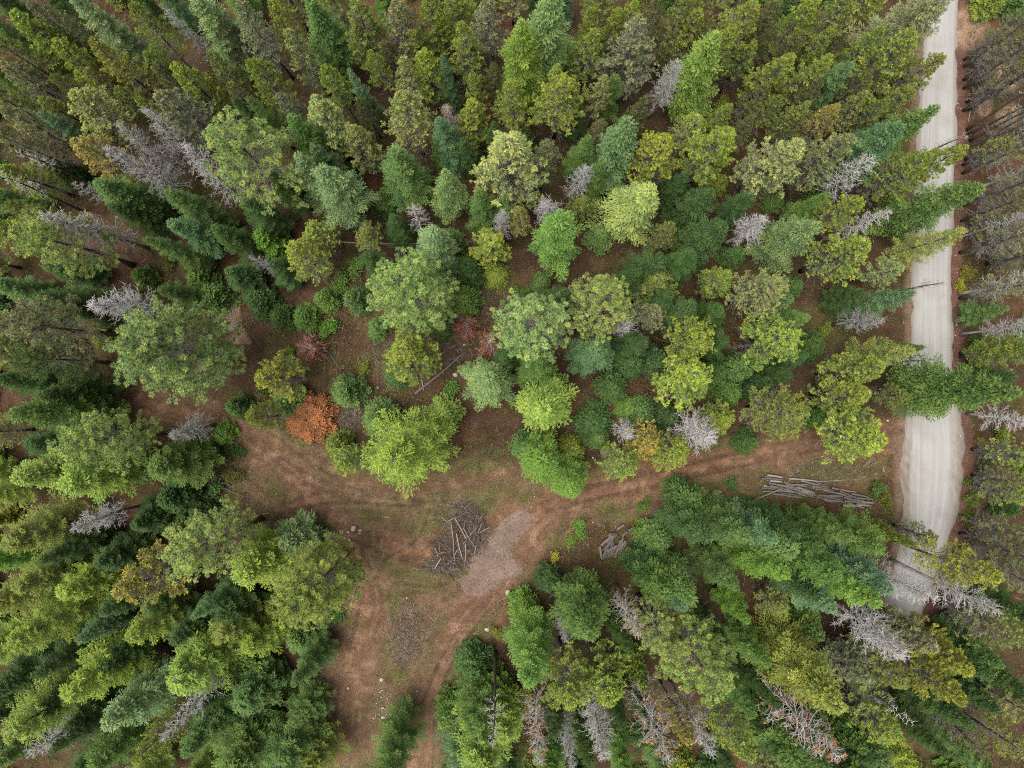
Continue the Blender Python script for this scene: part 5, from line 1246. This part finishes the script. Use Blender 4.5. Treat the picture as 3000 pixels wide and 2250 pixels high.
mb = MB(); mb.tube(np.stack([np.cos(th) * .85, np.sin(th) * .85 + 1.0, np.full(11, 1.9)], 1), np.full(11, .085), 8); new_obj('rail', mb.mesh('rail', M_PALE, True), root)
new_obj('seat', box_mb(0, -.12, 1.35, .8, .55, .08).mesh('seat', M_BLACK), root)
for ax_ in (-.38, .38):
    for ay in (-.36, .1):
        mb = MB(); mb.tube([(ax_ * 1.25, ay * 1.2, 0), (ax_, ay, 1.9 if ay > 0 else 1.35)], [.03, .03], 6); new_obj('leg', mb.mesh('leg', M_BLACK), root)

# ------------------------------------------------------------------ uncountable small stuff
def scatter(n, x0=-74, x1=74, y0=-56, y1=56):
    return rng.uniform(x0, x1, n), rng.uniform(y0, y1, n)


def sample_fields(x, y):
    ix = np.clip(np.searchsorted(gx, x), 0, nx - 1); iy = np.clip(np.searchsorted(gy, y), 0, ny - 1)
    return GB[iy, ix], GL[iy, ix], GZ[iy, ix]


# low brush and herbs under the trees
x, y = scatter(330000)
bare, clr, zz = sample_fields(x, y)
pn = vnoise(x, y, 4.0, 301); pn2 = vnoise(x, y, 1.3, 333, 2); pc = vnoise(x, y, 7, 401)
HERBS = [(1280, 1585, 22, 36), (1265, 1650, 16, 22), (1365, 1395, 40, 22), (1375, 1315, 26, 30), (1480, 1310, 30, 16), (1180, 1765, 26, 12), (1400, 1440, 18, 14), (1830, 1380, 14, 10), (1780, 1465, 26, 22), (1170, 1985, 30, 26),
         (1175, 2060, 24, 26), (1440, 1790, 22, 50), (1330, 1900, 30, 20), (1700, 1560, 60, 40), (1640, 1610, 60, 40), (2130, 1430, 90, 30), (2560, 1500, 60, 60), (1120, 1320, 24, 20), (640, 1330, 30, 50), (680, 1420, 60, 40), (1060, 1070, 60, 30), (1150, 1150, 80, 40), (950, 1040, 40, 60)]
hb = np.zeros(len(x))
for hx, hy, ha, hbb in HERBS:
    wx, wy = world_xy(hx, hy)
    hb = np.maximum(hb, 1 - sstep(.5, 1.25, np.hypot((x - wx) / (ha / 21.4), (y - wy) / (hbb / 21.4)) + (pn2 - .5) * 2.6))
keep = (bare < 1.5) & (rng.random(len(x)) < np.maximum((bare < .45) * (sstep(.49, .57, pn * .55 + pn2 * .45) * .95 + .1) * np.where(clr > .5, .22, 1.0), hb * .5))
hb = hb[keep]
x, y, zz, pn, pc, clr = x[keep], y[keep], zz[keep], pn[keep], pc[keep], clr[keep]
k = len(x)
pal = np.array([(.075, .12, .026), (.11, .105, .03), (.05, .088, .022), (.13, .07, .035), (.1, .14, .03), (.125, .1, .052)])
w = np.clip(pc + rng.normal(0, .09, k), 0, .999)
ci = np.select([w < .42, w < .52, w < .57, w < .64, w < .72], [2, 0, 4, 1, 5], 3)
ci = np.where((hb > .4) & (rng.random(k) < .75), np.where(rng.random(k) < .3, 4, 0), ci)
C = pal[ci] * rng.uniform(.6, 1.35, (k, 1)) * (1 + .35 * hb[:, None])
hgt = rng.random(k) ** 1.2 * np.where(clr > .5, .15, 1.0) * sstep(.42, .62, pn) + .03
P_ = np.stack([x, y, zz + hgt], 1); D_ = unit(np.stack([rng.normal(0, 1, k), rng.normal(0, 1, k), rng.uniform(-.1, .8, k)], 1))
mb = MB(); mb.kites(P_, D_, unit(np.cross(D_, UP + jit(rng, k, .3))), rng.uniform(.14, .36, k), rng.uniform(.07, .15, k), rng.random(k), None, C)
tag(new_obj('undergrowth', mb.mesh('undergrowth', M_COVER)), 'low mixed herbs and brush on the forest floor', 'undergrowth', None, 'stuff')

# short grass in the clearing and on the verges
x, y = scatter(230000, -48, 62, -56, 22)
bare, clr, zz = sample_fields(x, y)
pn = vnoise(x, y, 3.5, 501)
keep = (bare < .9) & (rng.random(len(x)) < sstep(.36, .6, pn) * (.25 + clr * .75) * (1 - bare * .7))
x, y, zz = x[keep], y[keep], zz[keep]; k = len(x)
pal = np.array([(.14, .15, .05), (.105, .145, .04), (.23, .185, .11), (.15, .135, .06)])
C = pal[rng.integers(0, 4, k)] * rng.uniform(.7, 1.3, (k, 1))
D_ = unit(np.stack([rng.normal(0, 1, k), rng.normal(0, 1, k), rng.uniform(.1, 1.0, k)], 1))
mb = MB(); mb.kites(np.stack([x, y, zz], 1), D_, unit(np.cross(D_, UP + jit(rng, k, .3))), rng.uniform(.12, .3, k), .045, rng.random(k), None, C)
tag(new_obj('grass', mb.mesh('grass', M_COVER)), 'thin dry and green grass in the clearing', 'grass', None, 'stuff')


def sticks(name, x, y, z, ln, rad, C, label, tilt=.08):
    k = len(x)
    an = rng.random(k) * 6.283
    d = np.stack([np.cos(an), np.sin(an), rng.normal(0, tilt, k)], 1)
    p0 = np.stack([x, y, z], 1)
    mid = p0 + d * (ln * .5)[:, None]
    d2 = unit(d + jit(rng, k, .25) * np.array([1, 1, .3]))
    mb = MB(); mb.prisms(p0, mid, rad, rad * .85, rng.random(k), C); mb.prisms(mid, mid + d2 * (ln * .5)[:, None], rad * .85, rad * .5, rng.random(k), C)
    tag(new_obj(name, mb.mesh(name, M_STICK)), label, 'debris', None, 'stuff')


x, y = scatter(26000)
bare, clr, zz = sample_fields(x, y)
keep = (bare < 1.5) & (rng.random(len(x)) < np.where(bare > .5, .25, .35 + .65 * sstep(.5, .7, vnoise(x, y, 5, 601))))
x, y, zz = x[keep], y[keep], zz[keep]; k = len(x)
pal = np.array([(.3, .27, .24), (.2, .165, .14), (.4, .36, .31), (.16, .11, .08)])
sticks('fallen_twigs', x, y, zz + .03, rng.random(k) ** 2 * 1.5 + .2, rng.uniform(.012, .028, k), pal[rng.integers(0, 4, k)], 'fallen grey twigs littering the forest floor')
# brush pile in the clearing
pile = np.array([zoom_pts(1230, 1470, 6.506, a, b_) for a, b_ in [(650, 20), (1000, 10), (1250, 260), (1330, 620), (1250, 880), (960, 1080), (900, 1230), (620, 1420), (300, 1400), (130, 1280), (230, 1050), (260, 800), (350, 600), (560, 560), (640, 300)]])
x = rng.uniform(pile[:, 0].min(), pile[:, 0].max(), 5200); y = rng.uniform(pile[:, 1].min(), pile[:, 1].max(), 5200)
ins = inside(x, y, pile); x, y = x[ins], y[ins]; k = len(x)
dd, _ = dist_line(x, y, np.vstack([pile, pile[:1]]))
pal = np.array([(.2, .17, .152), (.15, .12, .104), (.25, .22, .2), (.11, .075, .058), (.16, .09, .06)])
sticks('brush', x, y, rng.random(k) * np.minimum(dd * .55, .75) + .05, rng.uniform(.35, 1.5, k), rng.uniform(.012, .03, k), pal[rng.integers(0, 5, k)], 'tangled grey branches of the brush pile in the clearing', .3)
# loose branches around the fallen logs and by the left of the clearing
bx_, by_ = [], []
for (px, py, rx, ry, cnt) in [(1195, 1830, 75, 75, 420), (1185, 1900, 45, 60, 260), (1330, 1500, 70, 40, 240), (1180, 1050, 110, 70, 420), (1310, 1010, 80, 60, 380), (1010, 1230, 50, 40, 200), (1030, 1180, 40, 50, 160), (640, 1385, 70, 60, 300), (940, 1980, 60, 80, 260), (1430, 880, 60, 60, 260), (1740, 1260, 70, 40, 160), (2430, 1390, 130, 40, 260), (620, 1100, 60, 40, 160), (1360, 930, 40, 40, 220)]:
    wx, wy = world_xy(px, py)
    q_ = np.sqrt(rng.random(cnt)); a_ = rng.random(cnt) * 6.283
    bx_.append(wx + np.cos(a_) * q_ * rx / 21.4); by_.append(wy + np.sin(a_) * q_ * ry / 21.4)
x, y = np.concatenate(bx_), np.concatenate(by_); k = len(x)
pal = np.array([(.24, .21, .19), (.17, .14, .12), (.3, .265, .24), (.11, .075, .058)])
_, _, zz = sample_fields(x, y)
sticks('dead_branches', x, y, zz + rng.random(k) * .25 + .03, rng.random(k) ** 1.6 * 1.6 + .3, rng.uniform(.012, .03, k), pal[rng.integers(0, 4, k)], 'loose grey dead branches strewn about the clearing edges', .15)

# pebbles
x, y = scatter(8500, -45, 62, -56, 25)
bare, clr, zz = sample_fields(x, y)
xp, yp = [], []
for cx0, cy0, cx1, cy1, cnt in ((663, 858, 705, 975, 240), (700, 930, 790, 955, 70), (2790, 100, 2815, 1300, 160), (1095, 2020, 1150, 2110, 120), (870, 2200, 960, 2245, 60)):
    a_, b_ = world_xy(cx0, cy0); c_, d_ = world_xy(cx1, cy1)
    xp.append(rng.uniform(min(a_, c_), max(a_, c_), cnt)); yp.append(rng.uniform(min(b_, d_), max(b_, d_), cnt))
keep = (bare < 1.5) & (rng.random(len(x)) < np.where((clr > .5) | (bare > .4), .28, .03))
x = np.concatenate([x[keep]] + xp); y = np.concatenate([y[keep]] + yp); k = len(x)
_, _, zz = sample_fields(x, y)
sz = .03 + .14 * rng.random(k) ** 3.2
O = np.array([(1, 0, 0), (0, 1, 0), (-1, 0, 0), (0, -1, 0), (0, 0, .8), (0, 0, -.5)], float)
V = O[None] * sz[:, None, None] * rng.uniform(.6, 1.3, (k, 6, 1)) + np.stack([x, y, zz + sz * .3], 1)[:, None]
Tt = np.array([(0, 1, 4), (1, 2, 4), (2, 3, 4), (3, 0, 4), (1, 0, 5), (2, 1, 5), (3, 2, 5), (0, 3, 5)])
Cp = np.repeat(np.array([(.36, .32, .265)]) * rng.uniform(.5, 1.25, (k, 1)), 6, 0)
mb = MB(); mb.add(V.reshape(-1, 3), None, (Tt[None] + np.arange(k)[:, None, None] * 6).reshape(-1, 3), np.full(k * 6, .5), None, Cp)
tag(new_obj('pebbles', mb.mesh('pebbles', M_STICK)), 'small pale stones scattered over the clearing', 'pebbles', None, 'stuff')

# wood chips
x = rng.uniform(CHIPS[:, 0].min() - .6, CHIPS[:, 0].max() + .6, 24000); y = rng.uniform(CHIPS[:, 1].min() - .6, CHIPS[:, 1].max() + .6, 24000)
dd, _ = dist_line(x, y, np.vstack([CHIPS, CHIPS[:1]])); ins = inside(x, y, CHIPS)
keep = (ins & (rng.random(len(x)) < .35 + .65 * sstep(0, .8, dd + (vnoise(x, y, 1.2, 88) - .5)))) | (rng.random(len(x)) < .4 * (1 - sstep(0, .9, dd)))
x, y = x[keep], y[keep]; k = len(x)
_, _, zz = sample_fields(x, y)
pal = np.array([(.215, .17, .147), (.25, .205, .18), (.175, .137, .118), (.21, .122, .088), (.14, .108, .09)])
rn = vnoise(x, y, 2.2, 701)
ci = np.where(rng.random(k) < sstep(.5, .68, rn) * .55, 3, rng.choice([0, 1, 2, 4], k, p=[.4, .25, .22, .13]))
D_ = unit(np.stack([rng.normal(0, 1, k), rng.normal(0, 1, k), rng.normal(0, .3, k)], 1))
mb = MB(); mb.kites(np.stack([x, y, zz + rng.uniform(.02, .07, k)], 1), D_, unit(np.cross(D_, UP + jit(rng, k, .25))), rng.uniform(.06, .17, k), rng.uniform(.03, .06, k), .25 + .5 * rng.random(k), None, pal[ci])
tag(new_obj('wood_chips', mb.mesh('wood_chips', M_STICK)), 'pale patch of grey and rusty wood chips beside the brush pile', 'wood chips', None, 'stuff')
